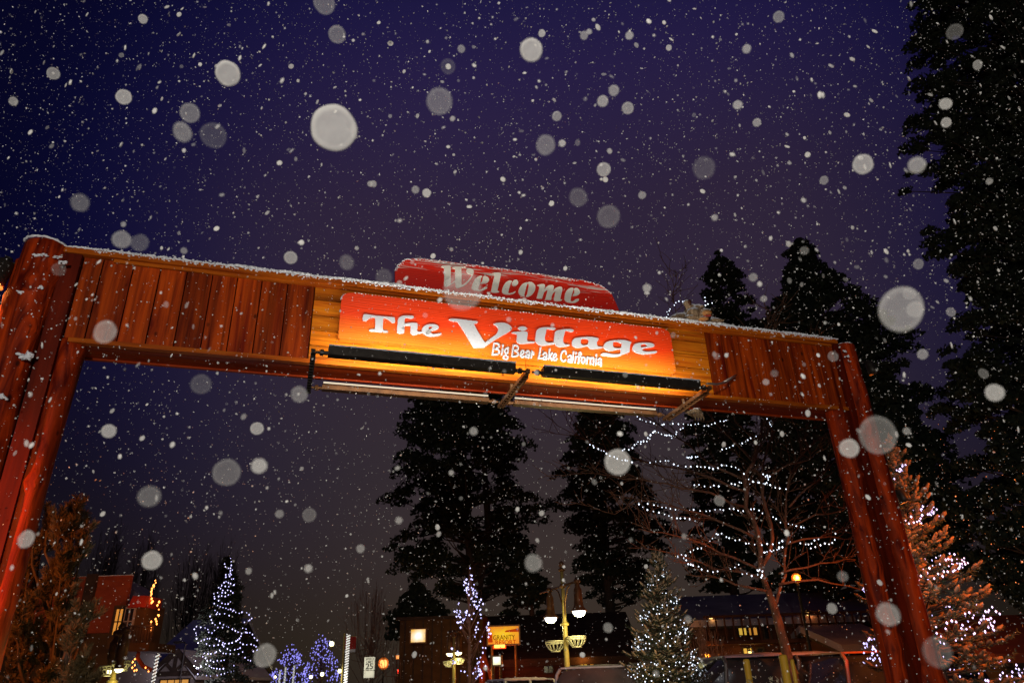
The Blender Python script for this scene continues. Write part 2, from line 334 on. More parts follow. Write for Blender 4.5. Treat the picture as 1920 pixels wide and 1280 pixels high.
# right post
rx = 9.9
pm = MB(); lumpy_log(pm, rx+.08, .02, .155, 0, 5.80, seed=21); post2 = pm.build('post', M['log'], gate, True)
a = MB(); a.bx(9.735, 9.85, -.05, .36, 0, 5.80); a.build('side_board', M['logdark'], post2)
a = MB(); lumpy_log(a, 9.585, .10, .13, 0, 4.83, seed=25, dome=False); a.build('inner_log', M['log'], post2, True)
sn = MB(); sn.ell((rx+.08, .03, 5.825), (.13, .13, .03), 12, 7, .1); sn.build('snow_patch', M['snow'], post2, True); 
for px, py, r in ((1584, 657, .05), (1588, 668, .05), (1592, 676, .03)):
    sn = MB(); snow_dab(sn, G(px, py, -.15), r, 4); sn.build('snow_patch', M['snow'], post2, True)
# crossbeam: planks
a = MB(); x = .003; rr = random.Random(3)
seams = [0.003, .198, .497, .77, 1.042, 1.31, 1.574, 1.84, 2.124, 2.43]
for x0, x1 in zip(seams[:-1], seams[1:]): a.bx(x0+.006, x1-.006, rr.uniform(-.004, .003), .05, ZB, ZT)
xr0 = 7.62
beam = a.build('plank_panel', M['plank'], gate)
a = MB(); x = xr0
while x < 9.70:
    x1 = min(x+.265+rr.uniform(-.01, .01), 9.73); a.bx(x+.006, x1-.006, rr.uniform(-.004, .003), .05, ZB, ZT); x = x1
a.build('plank_panel', M['plank'], gate)
a = MB(); zz = [ZB, 5.015, 5.205, 5.40, 5.60, ZT]
for z0, z1 in zip(zz[:-1], zz[1:]):
    a.bx(2.436, 5.0, -.002+rr.uniform(-.002, .002), .05, z0+.005, z1-.005); a.bx(5.006, xr0-.006, -.002+rr.uniform(-.002, .002), .05, z0+.005, z1-.005)
a.build('backing_planks', M['plankh'], beam)
a = MB(); a.bx(.06, 9.73, -.03, .0495, 4.785, 4.834); a.build('lower_trim', M['trim'], beam)
a = MB(); a.bx(.07, 9.72, .051, .37, 4.79, 4.83); a.bx(.07, 9.72, .371, .41, 4.77, 5.80); a.build('soffit', M['soffit'], beam)
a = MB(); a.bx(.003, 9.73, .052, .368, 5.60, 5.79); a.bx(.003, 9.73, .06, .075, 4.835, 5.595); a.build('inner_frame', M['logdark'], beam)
a = MB(); a.bx(-.20, 2.9, -.072, .43, 5.805, 5.868); a.bx(2.903, 6.3, -.074, .43, 5.805, 5.868); a.bx(6.303, 9.79, -.072, .43, 5.805, 5.868)
a.build('cap_board', M['trim'], gate)
a = MB(); a.bx(.3, 9.70, -.035, -.006, 5.765, 5.8035); a.build('upper_trim', M['trim'], gate)
# snow on the cap: lumpy ridge with a crumbly front edge
def snow_strip(mb, x0, x1, y0, y1, z, h, step=.02, rag=.012):
    n = int((x1-x0)/step); vs = []; K = 7
    ph = [random.uniform(0, 6) for _ in range(4)]
    for i in range(n+1):
        x = x0+(x1-x0)*i/n; hh = h*(1+.30*math.sin(x*1.3+ph[0])+.25*math.sin(x*4.3+ph[1])+.18*math.sin(x*11+ph[3])+random.uniform(-.10, .10))
        fr = random.uniform(-rag, rag)+rag*.6*math.sin(x*9+ph[2])
        for y, zq in ((y0+fr, z-.004), (y0-.006+fr, z+hh*.35), (y0+.02+fr*.5, z+hh*.75), (y0*.6+y1*.4, z+hh), (y0*.3+y1*.7, z+hh), (y1-.02, z+hh*.7), (y1, z-.004)):
            vs.append((x, y, zq+random.uniform(-.003, .003)))
    fs = [(i*K+k, i*K+k+1, (i+1)*K+k+1, (i+1)*K+k) for i in range(n) for k in range(K-1)]
    fs += [tuple(range(K-1, -1, -1)), tuple(n*K+k for k in range(K))]
    mb.add(vs, fs)
a = MB(); snow_strip(a, -.20, 9.80, -.078, .44, 5.868, .045)
for _ in range(1500):
    x = random.uniform(0, 9.7); r = random.uniform(.004, .011); a.ell((x, -.076+random.uniform(-.008, .008), 5.868+random.choice((random.uniform(-.03, .02), random.uniform(-.008, .03)))), (r*1.4, r, r), 5, 4, .3)
a.build('snow_ridge', M['snow'], gate)


# ---------------------------------------------------------------- signs on the gateway (same frame as the gateway)
def gthing(name, label, cat, x, z):
    o = empty(name, gw(0, 0, 0), label, cat, GROT); return o
def rounded(pts, rad, seg=6):
    out = []; n = len(pts)
    for i in range(n):
        p, a, b = np.array(pts[i], float), np.array(pts[i-1], float), np.array(pts[(i+1) % n], float)
        r = rad[i] if hasattr(rad, '__len__') else rad
        if r <= 0: out.append(tuple(p)); continue
        A_, B_ = p+nrm(a-p)*r, p+nrm(b-p)*r
        for k in range(seg+1):
            t = k/seg; out.append(tuple((1-t)**2*A_+2*t*(1-t)*p+t*t*B_))
    return out
vs_ = gthing('village_sign', 'wide red and orange wooden sign reading The Village on the crossbeam', 'sign', 0, 0)
out = rounded([(2.737, 5.085), (7.04, 5.075), (7.035, 5.705), (2.737, 5.70)], [.03, .03, .13, .13])
a = MB(); a.prism(out, -.088, -.022); vb = a.build('board', M['vsign'], vs_)
a = MB()
top = [(x, -.055, z+.004) for x, z in out if z > 5.60]; top = sorted(top, key=lambda p: p[0])
pts = [np.array(top[0])]
for p, q in zip(top[:-1], top[1:]):
    m_ = max(1, int(np.linalg.norm(np.array(q)-np.array(p))/.02))
    pts += [np.array(p)+(np.array(q)-np.array(p))*k/m_ for k in range(1, m_+1)]
a.tube([p+RNG.uniform(-.003, .003, 3) for p in pts], [random.uniform(.009, .015) for _ in pts], 7, .2, flat=1)
for p in pts[::2]:
    a.ell(p+np.array([0, -.028, -.004])+RNG.uniform(-.006, .006, 3), (.011, .007, .006), 5, 4, .3)
a.build('snow_rim', M['snow'], vs_)
R1, R2, R3, R4, R5, R6 = (660, 570, 9.6), (830, 580, 9.6), (980, 590, 12), (1110, 600, 12), (810, 480, 12.8), (940, 500, 12)
VIL = [
 (*R1, [[(205,190),(260,188),(420,212),(560,224),(760,242),(775,295),(770,335),(725,342),(700,318),(640,272),(590,254),(560,262),(555,460),(590,482),(650,490),(640,512),(470,502),(320,487),(305,470),(340,458),(405,458),(418,400),(418,290),(405,245),(350,240),(300,262),(275,292),(240,302),(195,300),(190,260)]]),
 (*R1, [[(825,290),(860,240),(920,215),(1010,212),(1090,215),(1115,235),(1095,258),(1040,258),(985,250),(955,262),(945,300),(942,358),(1000,348),(1080,340),(1160,345),(1178,365),(1178,420),(1170,480),(1190,502),(1262,500),(1266,525),(1190,537),(1130,555),(1090,555),(1055,520),(1050,480),(1055,410),(1040,390),(990,388),(942,400),(938,510),(920,528),(860,530),(815,522),(808,500),(812,430),(820,360)]]),
 (*R1, [[(1258,470),(1275,420),(1330,385),(1410,365),(1500,372),(1550,400),(1560,428),(1530,460),(1460,480),(1400,495),(1420,525),(1470,545),(1540,535),(1600,525),(1612,540),(1560,570),(1470,582),(1380,580),(1310,550),(1262,510)], [(1375,430),(1400,402),(1440,406),(1455,420),(1430,442),(1395,460),(1378,455)]]),
 (*R2, [[(105,185),(160,172),(260,175),(400,192),(520,208),(600,215),(632,230),(615,248),(575,255),(560,265),(600,350),(660,450),(720,550),(762,600),(830,550),(900,495),(960,450),(990,400),(1000,350),(970,305),(912,265),(960,250),(1050,243),(1120,250),(1180,275),(1225,310),(1247,345),(1225,380),(1150,430),(1060,480),(960,540),(850,610),(745,684),(650,688),(562,690),(530,650),(470,550),(400,430),(330,320),(275,240),(250,220),(160,210)]]),
 (*R2, [[(1350,340),(1380,320),(1430,309),(1490,320),(1522,352),(1480,378),(1430,387),(1385,370)]]),
 (*R2, [[(1240,420),(1270,412),(1350,405),(1480,400),(1515,410),(1528,440),(1520,500),(1515,560),(1545,580),(1600,580),(1658,585),(1650,602),(1550,610),(1440,620),(1375,615),(1340,590),(1330,550),(1338,490),(1335,450),(1300,437),(1250,430)]]),
 (*R3, [[(300,400),(320,345),(370,310),(450,290),(560,285),(660,290),(720,300),(740,318),(700,342),(650,337),(560,325),(530,340),(520,400),(500,480),(495,560),(520,610),(570,632),(650,630),(730,633),(740,650),(700,664),(600,674),(500,692),(400,690),(340,660),(300,620),(280,575),(290,500)]]),
 (*R3, [[(720,440),(727,390),(770,360),(850,345),(960,328),(1060,328),(1130,340),(1148,365),(1110,387),(1050,378),(980,362),(950,375),(935,430),(915,510),(905,590),(920,645),(970,675),(1030,672),(1062,688),(1020,705),(930,717),(850,730),(790,717),(745,687),(720,640),(697,600),(705,530)]]),
 (*R3, [[(1105,640),(1115,590),(1160,540),(1240,520),(1350,508),(1480,500),(1580,508),(1690,530),(1707,548),(1690,580),(1668,620),(1668,680),(1690,715),(1740,722),(1790,722),(1800,742),(1750,757),(1640,767),(1550,772),(1500,752),(1465,712),(1400,717),(1320,737),(1220,740),(1150,722),(1113,685)], [(1300,600),(1310,560),(1360,540),(1440,545),(1478,560),(1475,620),(1460,665),(1410,687),(1350,687),(1310,657)]]),
 (*R4, [[(258,600),(270,550),(320,500),(420,468),(560,455),(700,453),(790,470),(860,490),(884,510),(860,550),(845,620),(838,722),(780,745),(700,772),(620,807),(540,824),(440,827),(340,812),(230,802),(193,780),(215,755),(260,742),(350,750),(440,768),(540,772),(610,765),(640,730),(640,690),(638,658),(560,665),(450,690),(370,690),(310,667),(270,635)], [(465,570),(475,510),(510,485),(570,488),(630,510),(665,530),(662,590),(650,632),(600,637),(530,634),(480,612)]]),
 (*R4, [[(912,620),(930,570),(980,535),(1080,516),(1220,510),(1320,520),(1385,550),(1400,580),(1370,607),(1290,617),(1180,635),(1115,655),(1130,685),(1190,712),(1270,715),(1360,706),(1440,703),(1464,718),(1430,744),(1330,757),(1200,770),(1100,764),(1010,742),(940,702),(910,660)], [(1090,600),(1100,560),(1150,540),(1210,548),(1243,575),(1220,600),(1160,614),(1100,622)]]),
]
a = MB(); glyphs(a, VIL, -.094, .016); a.build('lettering', M['white'], vs_)
# small hand-lettered line: rounded brush strokes
def strokes(mb, ox, oy, sc, L, rad, yf):
    for s in L:
        P = [np.array(G(ox+x/sc, oy+y/sc, yf)) for x, y in s]
        if len(P) > 2:
            Q = []
            for i in range(len(P)-1):
                p0, p1, p2, p3 = P[max(i-1, 0)], P[i], P[i+1], P[min(i+2, len(P)-1)]
                for k in range(4):
                    t = k/4; Q.append(.5*((2*p1)+(-p0+p2)*t+(2*p0-5*p1+4*p2-p3)*t*t+(-p0+3*p1-3*p2+p3)*t**3))
            P = Q+[P[-1]]
        mb.tube(P, rad*(random.uniform(.95, 1.05)), 8, flat=1)
        for p in (P[0], P[-1]): mb.ell(p, (rad, rad, rad), 8, 6)
a = MB(); rs = .0125
strokes(a, 910, 630, 16, [[(262,222),(240,380),(215,555)],[(265,222),(360,218),(412,262),(395,330),(290,385)],[(290,385),(380,405),(418,470),(370,535),(218,556)],
 [(520,375),(490,555)],[(530,265),(528,300)],[(690,345),(625,370),(585,440),(605,505),(655,510),(680,450),(680,380)],[(640,510),(615,560),(560,600),(548,655),(600,688),(665,672),(672,618),(620,575)],
 [(845,272),(820,430),(800,605)],[(848,275),(930,280),(985,330),(965,395),(870,435)],[(870,435),(960,475),(980,540),(935,595),(802,610)],
 [(1068,560),(1135,515),(1148,450),(1108,432),(1068,480),(1052,560),(1080,618),(1125,628),(1158,600)],
 [(1222,485),(1262,440),(1308,465),(1315,560),(1290,655)],[(1305,545),(1235,560),(1212,610),(1250,638),(1300,600)],
 [(1395,452),(1375,645)],[(1392,530),(1418,485),(1446,505),(1440,545)],[(1655,345),(1630,500),(1596,660)],[(1596,662),(1715,668)]], rs, -.096)
strokes(a, 1020, 640, 16, [[(-35,385),(20,330),(65,370),(68,450),(55,540)],[(60,450),(-5,460),(-30,510),(10,530),(58,500)],
 [(170,225),(130,535)],[(240,345),(165,440)],[(170,440),(232,560)],[(290,475),(350,440),(360,390),(320,365),(280,430),(270,510),(310,560),(365,545),(382,510)],
 [(662,375),(652,310),(605,268),(545,320),(507,420),(512,525),(560,588),(612,578),(642,548)],
 [(722,455),(770,410),(818,450),(822,540),(805,630)],[(812,525),(755,530),(722,580),(752,615),(802,580)],
 [(882,310),(850,620)],[(958,440),(928,635)],[(962,328),(958,360)],[(1108,375),(1088,322),(1052,340),(1048,450),(1030,645)],[(1005,455),(1095,455)],
 [(1172,460),(1125,520),(1130,615),(1170,648),(1212,600),(1220,500),(1172,460)],[(1292,470),(1275,665)],[(1290,545),(1328,482),(1362,500)],
 [(1400,490),(1388,680)],[(1396,540),(1440,485),(1482,500),(1488,560),(1470,695)],[(1562,500),(1548,695)],[(1570,390),(1567,430)],
 [(1625,540),(1662,502),(1708,530),(1716,620),(1705,735)],[(1702,605),(1645,610),(1622,655),(1652,688),(1700,655)]], rs, -.096)
a.build('small_lettering', M['white'], vs_)

ws_ = gthing('welcome_sign', 'dark red sign reading Welcome standing on the snowy top of the crossbeam', 'sign', 0, 0)
wo = [G(x, y, .0) for x, y in ((741,533),(741,507),(748,496),(762,486),(785,484),(930,502),(1098,526),(1128,535),(1146,549),(1154,566),(1159,583))]
wpts = [(p[0], p[2]) for p in wo]; wpts[0] = (wpts[0][0], 5.90); wpts[-1] = (wpts[-1][0]+.03, 5.90)
a = MB(); a.prism(wpts[::-1], .0, .055); a.build('board', M['wsign'], ws_)
a = MB(); P = []
for p, q in zip(wpts[1:-1], wpts[2:]):
    L_ = math.hypot(q[0]-p[0], q[1]-p[1]); k_ = max(1, int(L_/.02))
    if q[1] < 6.12: continue
    P += [np.array([p[0]+(q[0]-p[0])*i/k_, .03, p[1]+(q[1]-p[1])*i/k_+.006]) for i in range(k_)]
a.tube([p+RNG.uniform(-.003, .003, 3) for p in P], [random.uniform(.012, .019) for _ in P], 7, .2)
for p in P:
    if random.random() < .8: a.ell(p+np.array([random.uniform(-.01, .01), -.03, random.uniform(-.03, -.002)]), (random.uniform(.008, .022), .006, .005), 5, 4, .3)
a.build('snow_rim', M['snow'], ws_)
WEL = [
 (*R5, [[(218,262),(245,240),(320,232),(420,232),(445,250),(447,420),(445,660),(475,655),(530,612),(562,583),(562,603),(520,642),(440,697),(370,737),(310,742),(285,700),(290,560),(290,400),(285,300),(250,275)]]),
 (*R5, [[(485,290),(520,268),(600,262),(760,258),(812,262),(740,280),(703,300),(705,450),(705,685),(725,702),(765,678),(840,612),(900,545),(942,480),(955,452),(910,440),(860,425),(830,395),(820,350),(845,315),(890,302),(950,315),(990,345),(1000,380),(990,430),(960,500),(912,580),(842,657),(762,722),(680,757),(600,777),(565,740),(553,600),(555,450),(550,320),(520,300)]]),
 (*R5, [[(950,770),(965,690),(1000,610),(1050,540),(1120,490),(1180,475),(1205,495),(1180,530),(1160,600),(1145,680),(1120,740),(1105,800),(1130,822),(1180,806),(1240,760),(1300,740),(1330,755),(1310,787),(1250,822),(1180,842),(1090,840),(1010,827),(960,802)]]),
 (*R5, [[(1225,500),(1270,485),(1320,500),(1360,545),(1362,600),(1330,640),(1260,665),(1180,674),(1160,662),(1180,640),(1210,580)]]),
 (*R5, [[(1450,420),(1490,410),(1560,400),(1620,405),(1650,430),(1640,500),(1615,620),(1590,740),(1570,830),(1590,850),(1614,852),(1600,877),(1530,887),(1450,882),(1408,860),(1425,790),(1445,700),(1465,600),(1490,500),(1495,450)]]),
 (*R6, [[(12,530),(35,460),(80,380),(130,335),(180,315),(225,320),(240,340),(210,380),(190,440),(165,520),(150,600),(190,603),(250,588),(300,558),(322,560),(300,597),(240,622),(150,632),(70,620),(18,587)]]),
 (*R6, [[(240,360),(270,320),(310,300),(350,305),(377,350),(365,400),(320,437),(270,437),(237,405)]]),
 (*R6, [[(383,570),(395,510),(430,440),(490,385),(560,358),(592,365),(570,420),(545,520),(525,600),(513,655),(525,682),(470,674),(410,632)]]),
 (*R6, [[(600,350),(660,346),(720,380),(757,430),(760,500),(730,580),(670,647),(600,682),(540,684),(560,655),(580,600),(600,500),(615,410),(595,375)]]),
 (*R6, [[(792,425),(850,405),(930,393),(970,410),(975,450),(960,520),(1000,470),(1060,425),(1130,416),(1170,435),(1173,490),(1150,560),(1190,510),(1250,470),(1320,453),(1364,475),(1367,530),(1345,620),(1325,720),(1322,743),(1367,743),(1342,772),(1260,780),(1200,777),(1178,750),(1195,660),(1215,560),(1180,580),(1140,642),(1115,752),(1060,752),(983,742),(1010,640),(1040,520),(990,552),(950,602),(915,724),(850,724),(788,717),(820,600),(850,480),(840,435)]]),
 (*R6, [[(1418,700),(1430,620),(1460,550),(1520,495),(1590,478),(1622,495),(1605,560),(1580,640),(1560,700),(1550,780),(1600,783),(1660,743),(1720,723),(1744,740),(1720,782),(1650,817),(1560,820),(1470,797),(1423,750)]]),
 (*R6, [[(1645,490),(1690,480),(1740,520),(1764,580),(1740,632),(1670,662),(1600,670),(1610,640),(1640,570),(1630,510)]]),
]
a = MB(); glyphs(a, WEL, -.004, .016); a.build('lettering', M['cream'], ws_)

# ---------------------------------------------------------------- light fixture hung under the crossbeam
fx = gthing('sign_floodlight_rack', 'black rack of long strip lights on three arms under the crossbeam', 'light fixture', 0, 0)
ARM = [2.475, 4.845, 7.20]; YF, YBK, ZA = -.52, .62, 4.70
for i, u in enumerate(ARM):
    a = MB(); a.box((u, (YF+YBK)/2, ZA-.0), (.045, YBK-YF+.06, .045)); a.box((u+.024, (YF+YBK)/2, ZA-.02), (.012, YBK-YF-.1, .07))
    for k in range(14): a.tube([(u-.02, YF+.05+k*.08, ZA-.028), (u+.02, YF+.05+k*.08, ZA-.028)], .008, 6)
    a.tube([(u, .1, ZA), (u, .1, 4.80)], .02, 8)
    a.build('arm', M['bronze'] if i else M['black'], fx)
def fitting(mb, x0, x1, y, z):
    for x, s in ((x0, 1), (x1, -1)):
        mb.tube([(x-s*.13, y, z), (x-s*.09, y, z), (x-s*.085, y, z), (x-s*.05, y, z), (x-s*.045, y, z), (x, y, z)], [.014, .014, .032, .038, .022, .022], 10)
def reflector(mb, x0, x1, y, z, s):   # trough open toward the beam and upward; s=+1 opens to +y
    pr = [(-.050*s, -.035), (-.055*s, .055), (-.040*s, .070), (-.046*s, .055), (-.040*s, -.022), (.035*s, -.032), (.040*s, -.042)]
    n = len(pr); vs = [(x, y+p, z+q) for x in (x0, x1) for p, q in pr]
    mb.add(vs, [(i, (i+1) % n, n+(i+1) % n, n+i) for i in range(n)]+[tuple(range(n)), tuple(range(2*n-1, n-1, -1))])
    for x in (x0, x1): mb.box((x, y-.002*s, z+.008), (.006, .092, .10))
M['tubeon'] = mat('lit_tube', (1, 1, 1), emit=(1, .86, .62), estr=.85)
for (x0, x1) in ((2.63, 4.69), (5.03, 7.06)):
    a = MB(); reflector(a, x0, x1, YF, ZA+.005, 1); fitting(a, x0, x1, YF, ZA+.0); rf = a.build('reflector', M['black'], fx)
    a = MB(); a.tube([(x0+.01, YF-.018, ZA+.082), (x1-.01, YF-.018, ZA+.082)], .011, 8); a.build('lamp_tube', M['tubeon'], rf)
    a = MB(); snow_strip(a, x0, x1, YF-.058, YF-.046, ZA+.073, .006, .03, .001); a.build('snow_rim', M['snow'], rf)
    lamp('strip_light', 'AREA', ((x0+x1)/2, YF+.11, ZA+.03), 30, (1, .95, .82), x1-x0-.06, sy=.05, parent=fx).rotation_euler = (R(90+30), 0, 0)
    a = MB(); a.bx(x0, x1, YBK-.05, YBK-.046, ZA+.03, ZA+.095); a.bx(x0, x1, YBK-.0455, YBK+.05, ZA+.026, ZA+.030); a.bx(x0, x1, YBK+.046, YBK+.05, ZA+.0305, ZA+.10); fitting(a, x0, x1, YBK, ZA+.05); rb = a.build('reflector', M['bronze'], fx)
    a = MB(); a.tube([(x0+.01, YBK-.036, ZA+.110), (x1-.01, YBK-.036, ZA+.110)], .012, 8); a.build('lamp_tube', M['tubeon'], rb)
    lamp('strip_light', 'AREA', ((x0+x1)/2, YBK-.0, ZA+.14), 3, (1, .93, .80), x1-x0-.06, sy=.05, parent=fx).rotation_euler = (R(-(90+38)), 0, 0)
a = MB(); cp = [G(1325, 719, -.5), G(1345, 720, -.42), G(1362, 716, -.3), G(1380, 703, -.12), G(1357, 716, -.03)]
a.tube([cp[0], cp[1], cp[2], (np.array(cp[2])+np.array(cp[3]))/2, cp[3]], .014, 8); a.tube([cp[3], np.array(cp[3])*.5+np.array(cp[4])*.5, cp[4]], .014, 8)
a.build('conduit', M['steel'], fx, True)

# ---------------------------------------------------------------- bear climbing over the crossbeam
M['bear'] = mat('bear_fur', (.34, .23, .14), (.12, .075, .04), .8, (40, 40, 14), .8, snow=.78)
M['muzzle'] = mat('bear_muzzle', (.50, .22, .06), (.25, .10, .03), .6, (30, 30, 30), .3)
M['claw'] = mat('claw', (.34, .24, .13), (.22, .15, .08), .5, (30, 30, 30))
bear = gthing('bear_statue', 'carved brown bear peering over the crossbeam with its paws on the snow', 'bear statue', 0, 0)
H = np.array(G(1301, 588, -.02)); a = MB()
hd = nrm((.62, -.76, -.10)); sx = nrm(np.cross(hd, (0, 0, 1))); up_ = np.cross(sx, hd); M3 = np.stack([sx, hd, up_], 1)
def hp(x, y, z): return H+(sx*x+hd*y+up_*z)*1.2
a.ell(hp(0, 0, 0), (.125, .15, .12), 16, 12, 0, M3); a.ell(hp(0, .05, .045), (.10, .10, .07), 14, 10, 0, M3)
for s in (-1, 1):
    a.ell(hp(s*.10, -.04, .095), (.058, .048, .060), 12, 8, 0, M3); a.ell(hp(s*.085, .02, -.03), (.065, .09, .075), 12, 8, 0, M3)
    a.ell(hp(s*.05, .115, .045), (.032, .03, .018), 8, 6, 0, M3)
a.ell(hp(0, -.02, .05), (.115, .11, .085), 14, 10, 0, M3); a.ell(hp(0, .12, -.01), (.068, .095, .056), 14, 10, 0, M3); a.ell(hp(0, .09, -.085), (.052, .10, .026), 12, 8, 0, M3)
a.ell(H+np.array([-.08, .26, -.14]), (.24, .22, .24), 14, 10); a.ell(H+np.array([0, .60, -.55]), (.27, .20, .46), 16, 12)
PL, PR_ = np.array(G(1293, 602, -.02)), np.array(G(1340, 610, -.02)); PL[2] = 5.95; PR_[2] = 5.95
for s, Pw in ((-1, PL), (1, PR_)):
    sh = H+np.array([s*.20-.04, .26, -.10])
    for t in np.linspace(0, 1, 9):
        c = sh*(1-t)+Pw*t+np.array([0, 0, .07*math.sin(t*math.pi)]); r_ = .115*(1-t)+.062*t; a.ell(c, (r_, r_, r_*.85), 12, 8)
    a.ell(Pw+np.array([0, -.03, -.01]), (.085, .07, .042), 14, 9)
    for k in range(5): a.ell(Pw+np.array([(k-2)*.033, -.085-.008*(2-abs(k-2)), -.028]), (.019, .034, .020), 9, 7)
for s in (-1, 1):
    hip = H+np.array([s*.15, .66, -.90]); Pf = np.array(G(1301, 772, .46)) if s < 0 else H+np.array([.30, .60, -1.0])
    for t in np.linspace(0, 1, 10):
        c = hip*(1-t)+Pf*t; r_ = .15*(1-t)+.075*t; a.ell(c, (r_, r_, r_), 12, 8)
    if s < 0:
        a.ell(Pf+np.array([.0, -.05, -.02]), (.095, .07, .07), 12, 9)
        for k in range(4): a.ell(Pf+np.array([(k-1.5)*.043, -.09, -.075]), (.020, .022, .045), 9, 7)
bb = a.build('body', M['bear'], bear, True)
md = bb.modifiers.new('r', 'REMESH'); md.mode = 'VOXEL'; md.voxel_size = .010; md.use_smooth_shade = True
sm_ = bb.modifiers.new('s', 'SMOOTH'); sm_.iterations = 3; sm_.factor = .5
a = MB(); a.ell(hp(0, .145, -.026), (.066, .080, .040), 14, 10, 0, M3); a.ell(hp(0, .105, -.090), (.052, .085, .026), 12, 8, 0, M3); a.build('muzzle', M['muzzle'], bear, True)
a = MB(); a.ell(hp(0, .218, .018), (.032, .024, .024), 10, 8, 0, M3); a.build('nose', M['black'], bear, True)
a = MB(); a.ell(hp(0, .15, -.062), (.038, .07, .014), 10, 6, 0, M3); mo = a.build('mouth', mat('mouth_red', (.4, .05, .02), (.2, .02, .01), .4), bear, True)
a = MB()
for s in (-1, 1):
    for k in range(2): MB().tube([hp(s*.028, .205-k*.04, -.050), hp(s*.028, .205-k*.04, -.064)], [.005, .002], 6).build('tooth', M['claw'], mo)
for s in (-1, 1):
    a = MB(); a.ell(hp(s*.055, .118, .028), (.013, .013, .012), 10, 8, 0, M3); a.build('eye', M['black'], bear, True)
    a = MB(); a.ell(hp(s*.108, -.004, .100), (.040, .024, .042), 10, 8, 0, M3); a.build('inner_ear', mat('inner_ear', (.10, .03, .015), (.03, .01, .006)), bear, True)
for Pw, n_, st in ((PL, 5, 0), (PR_, 5, 0)):
    for k in range(5):
        q = Pw+np.array([(k-2)*.033, -.115, -.03]); a = MB(); a.tube([q, q+np.array([0, -.014, -.006]), q+np.array([0, -.020, -.024])], [.007, .006, .002], 7); a.build('claw', M['claw'], bear, True)
Pf = np.array(G(1301, 772, .46))
for k in range(4):
    q = Pf+np.array([(k-1.5)*.043, -.105, -.10]); a = MB(); a.tube([q, q+np.array([0, -.012, -.03]), q+np.array([0, -.004, -.06])], [.012, .010, .003], 7); a.build('claw', M['claw'], bear, True)

# ---------------------------------------------------------------- lamps on the gateway posts
M['lampyel'] = mat('lamp_yellow', (1, .9, .5), emit=(1, .82, .22), estr=1.1)
M['lampwhite'] = mat('lamp_white', (1, 1, .9), emit=(1, .93, .66), estr=5)
def post_lamp(px, py, y, label, tgt, s=1., xs=-1, power=0, col=(1, .33, .06)):
    P = np.array(G(px, py, y)); o = empty('post_lamp', gw(*P), label, 'lamp', GROT, 'lamps bracketed on the gateway posts')
    ax = nrm((xs*.25, -.1, -1)); q = lambda t: tuple(ax*t)
    a = MB(); a.tube([q(-.16*s), q(-.13*s), q(-.10*s), q(.02*s), q(.11*s)], [.02*s, .05*s, .075*s, .085*s, .10*s], 16, cap=False); a.tube([q(-.165*s), q(-.158*s)], .03*s, 12)
    sh = a.build('lamp_shade', M['black'], o, True); md = sh.modifiers.new('t', 'SOLIDIFY'); md.thickness = .004
    a = MB(); a.tube([q(.055*s), q(.06*s)], .078*s, 16); a.build('lens', M['lampyel'], o)
    a = MB(); a.tube([q(-.12*s), np.array(q(-.12*s))+np.array([-xs*.14, .03, .02]), np.array(q(-.12*s))+np.array([-xs*.25, .08, 0])], .014, 8); a.build('bracket', M['black'], o, True)
    if power:
        l_ = lamp('post_lamp_light', 'SPOT', gw(*(P+ax*.10)), power, col, .05, target=tgt, angle=130, blend=.5)
        wl = l_.location.copy(); l_.parent = o; l_.matrix_parent_inverse = Matrix.LocRotScale(o.location, o.rotation_euler, None).inverted()
    return o
post_lamp(-4, 512, .05, 'black cone lamp glowing yellow outside the left post of the gateway', (-4.9, 8.0, 2.6), s=1.25, xs=-1, power=120, col=(1, .30, .06))
post_lamp(1634, 690, .25, 'upper lamp behind the right post of the gateway, showing a thin yellow glow', (5.4, 11.6, 2.5), s=.8, xs=1, power=70, col=(1, .22, .03))
post_lamp(1692, 930, .30, 'bright lamp low on the outer side of the right post of the gateway', (5.8, 11.3, 2.0), s=.8, xs=1, power=170, col=(1, .22, .03))
def rebase(o, x, y, z):
    o.location = gw(x, y, z)
    for c in o.children: c.location = Vector(c.location)-Vector((x, y, z))
rebase(vs_, 4.9, -.02, 5.08); rebase(ws_, 4.85, 0, 5.90); rebase(fx, 4.85, 0, 4.75); rebase(bear, H[0], .62, 4.6)

# ================================================================ GROUND
a = MB(); n_ = 60
for_ = [(-300+600*i/n_, -60+560*j/n_) for j in range(n_+1) for i in range(n_+1)]
a.add([(x, y, .0) for x, y in for_], [(j*(n_+1)+i, j*(n_+1)+i+1, (j+1)*(n_+1)+i+1, (j+1)*(n_+1)+i) for j in range(n_) for i in range(n_)])
tag(a.build('ground', mat('snowy_ground', (.5, .5, .53), (.22, .21, .21), .9, (.8, .8, .8), .3)), kind='structure')
a = MB(); a.add([(-6.5, -40, .004), (5.2, -40, .004), (3.5, 120, .004), (-9.5, 120, .004)], [(0, 1, 2, 3)]); tag(a.build('road', M['asphalt']), kind='structure')
for nm, x0, x1 in (('pavement', 5.4, 8.6), ('pavement', -10.5, -6.7)):
    a = MB(); a.box(((x0+x1)/2, 40, .06), (x1-x0, 158, .12)); tag(a.build(nm, mat('snowy_paving', (.45, .45, .48), (.2, .2, .2), .9, (2, 2, 2), .2)), kind='structure')

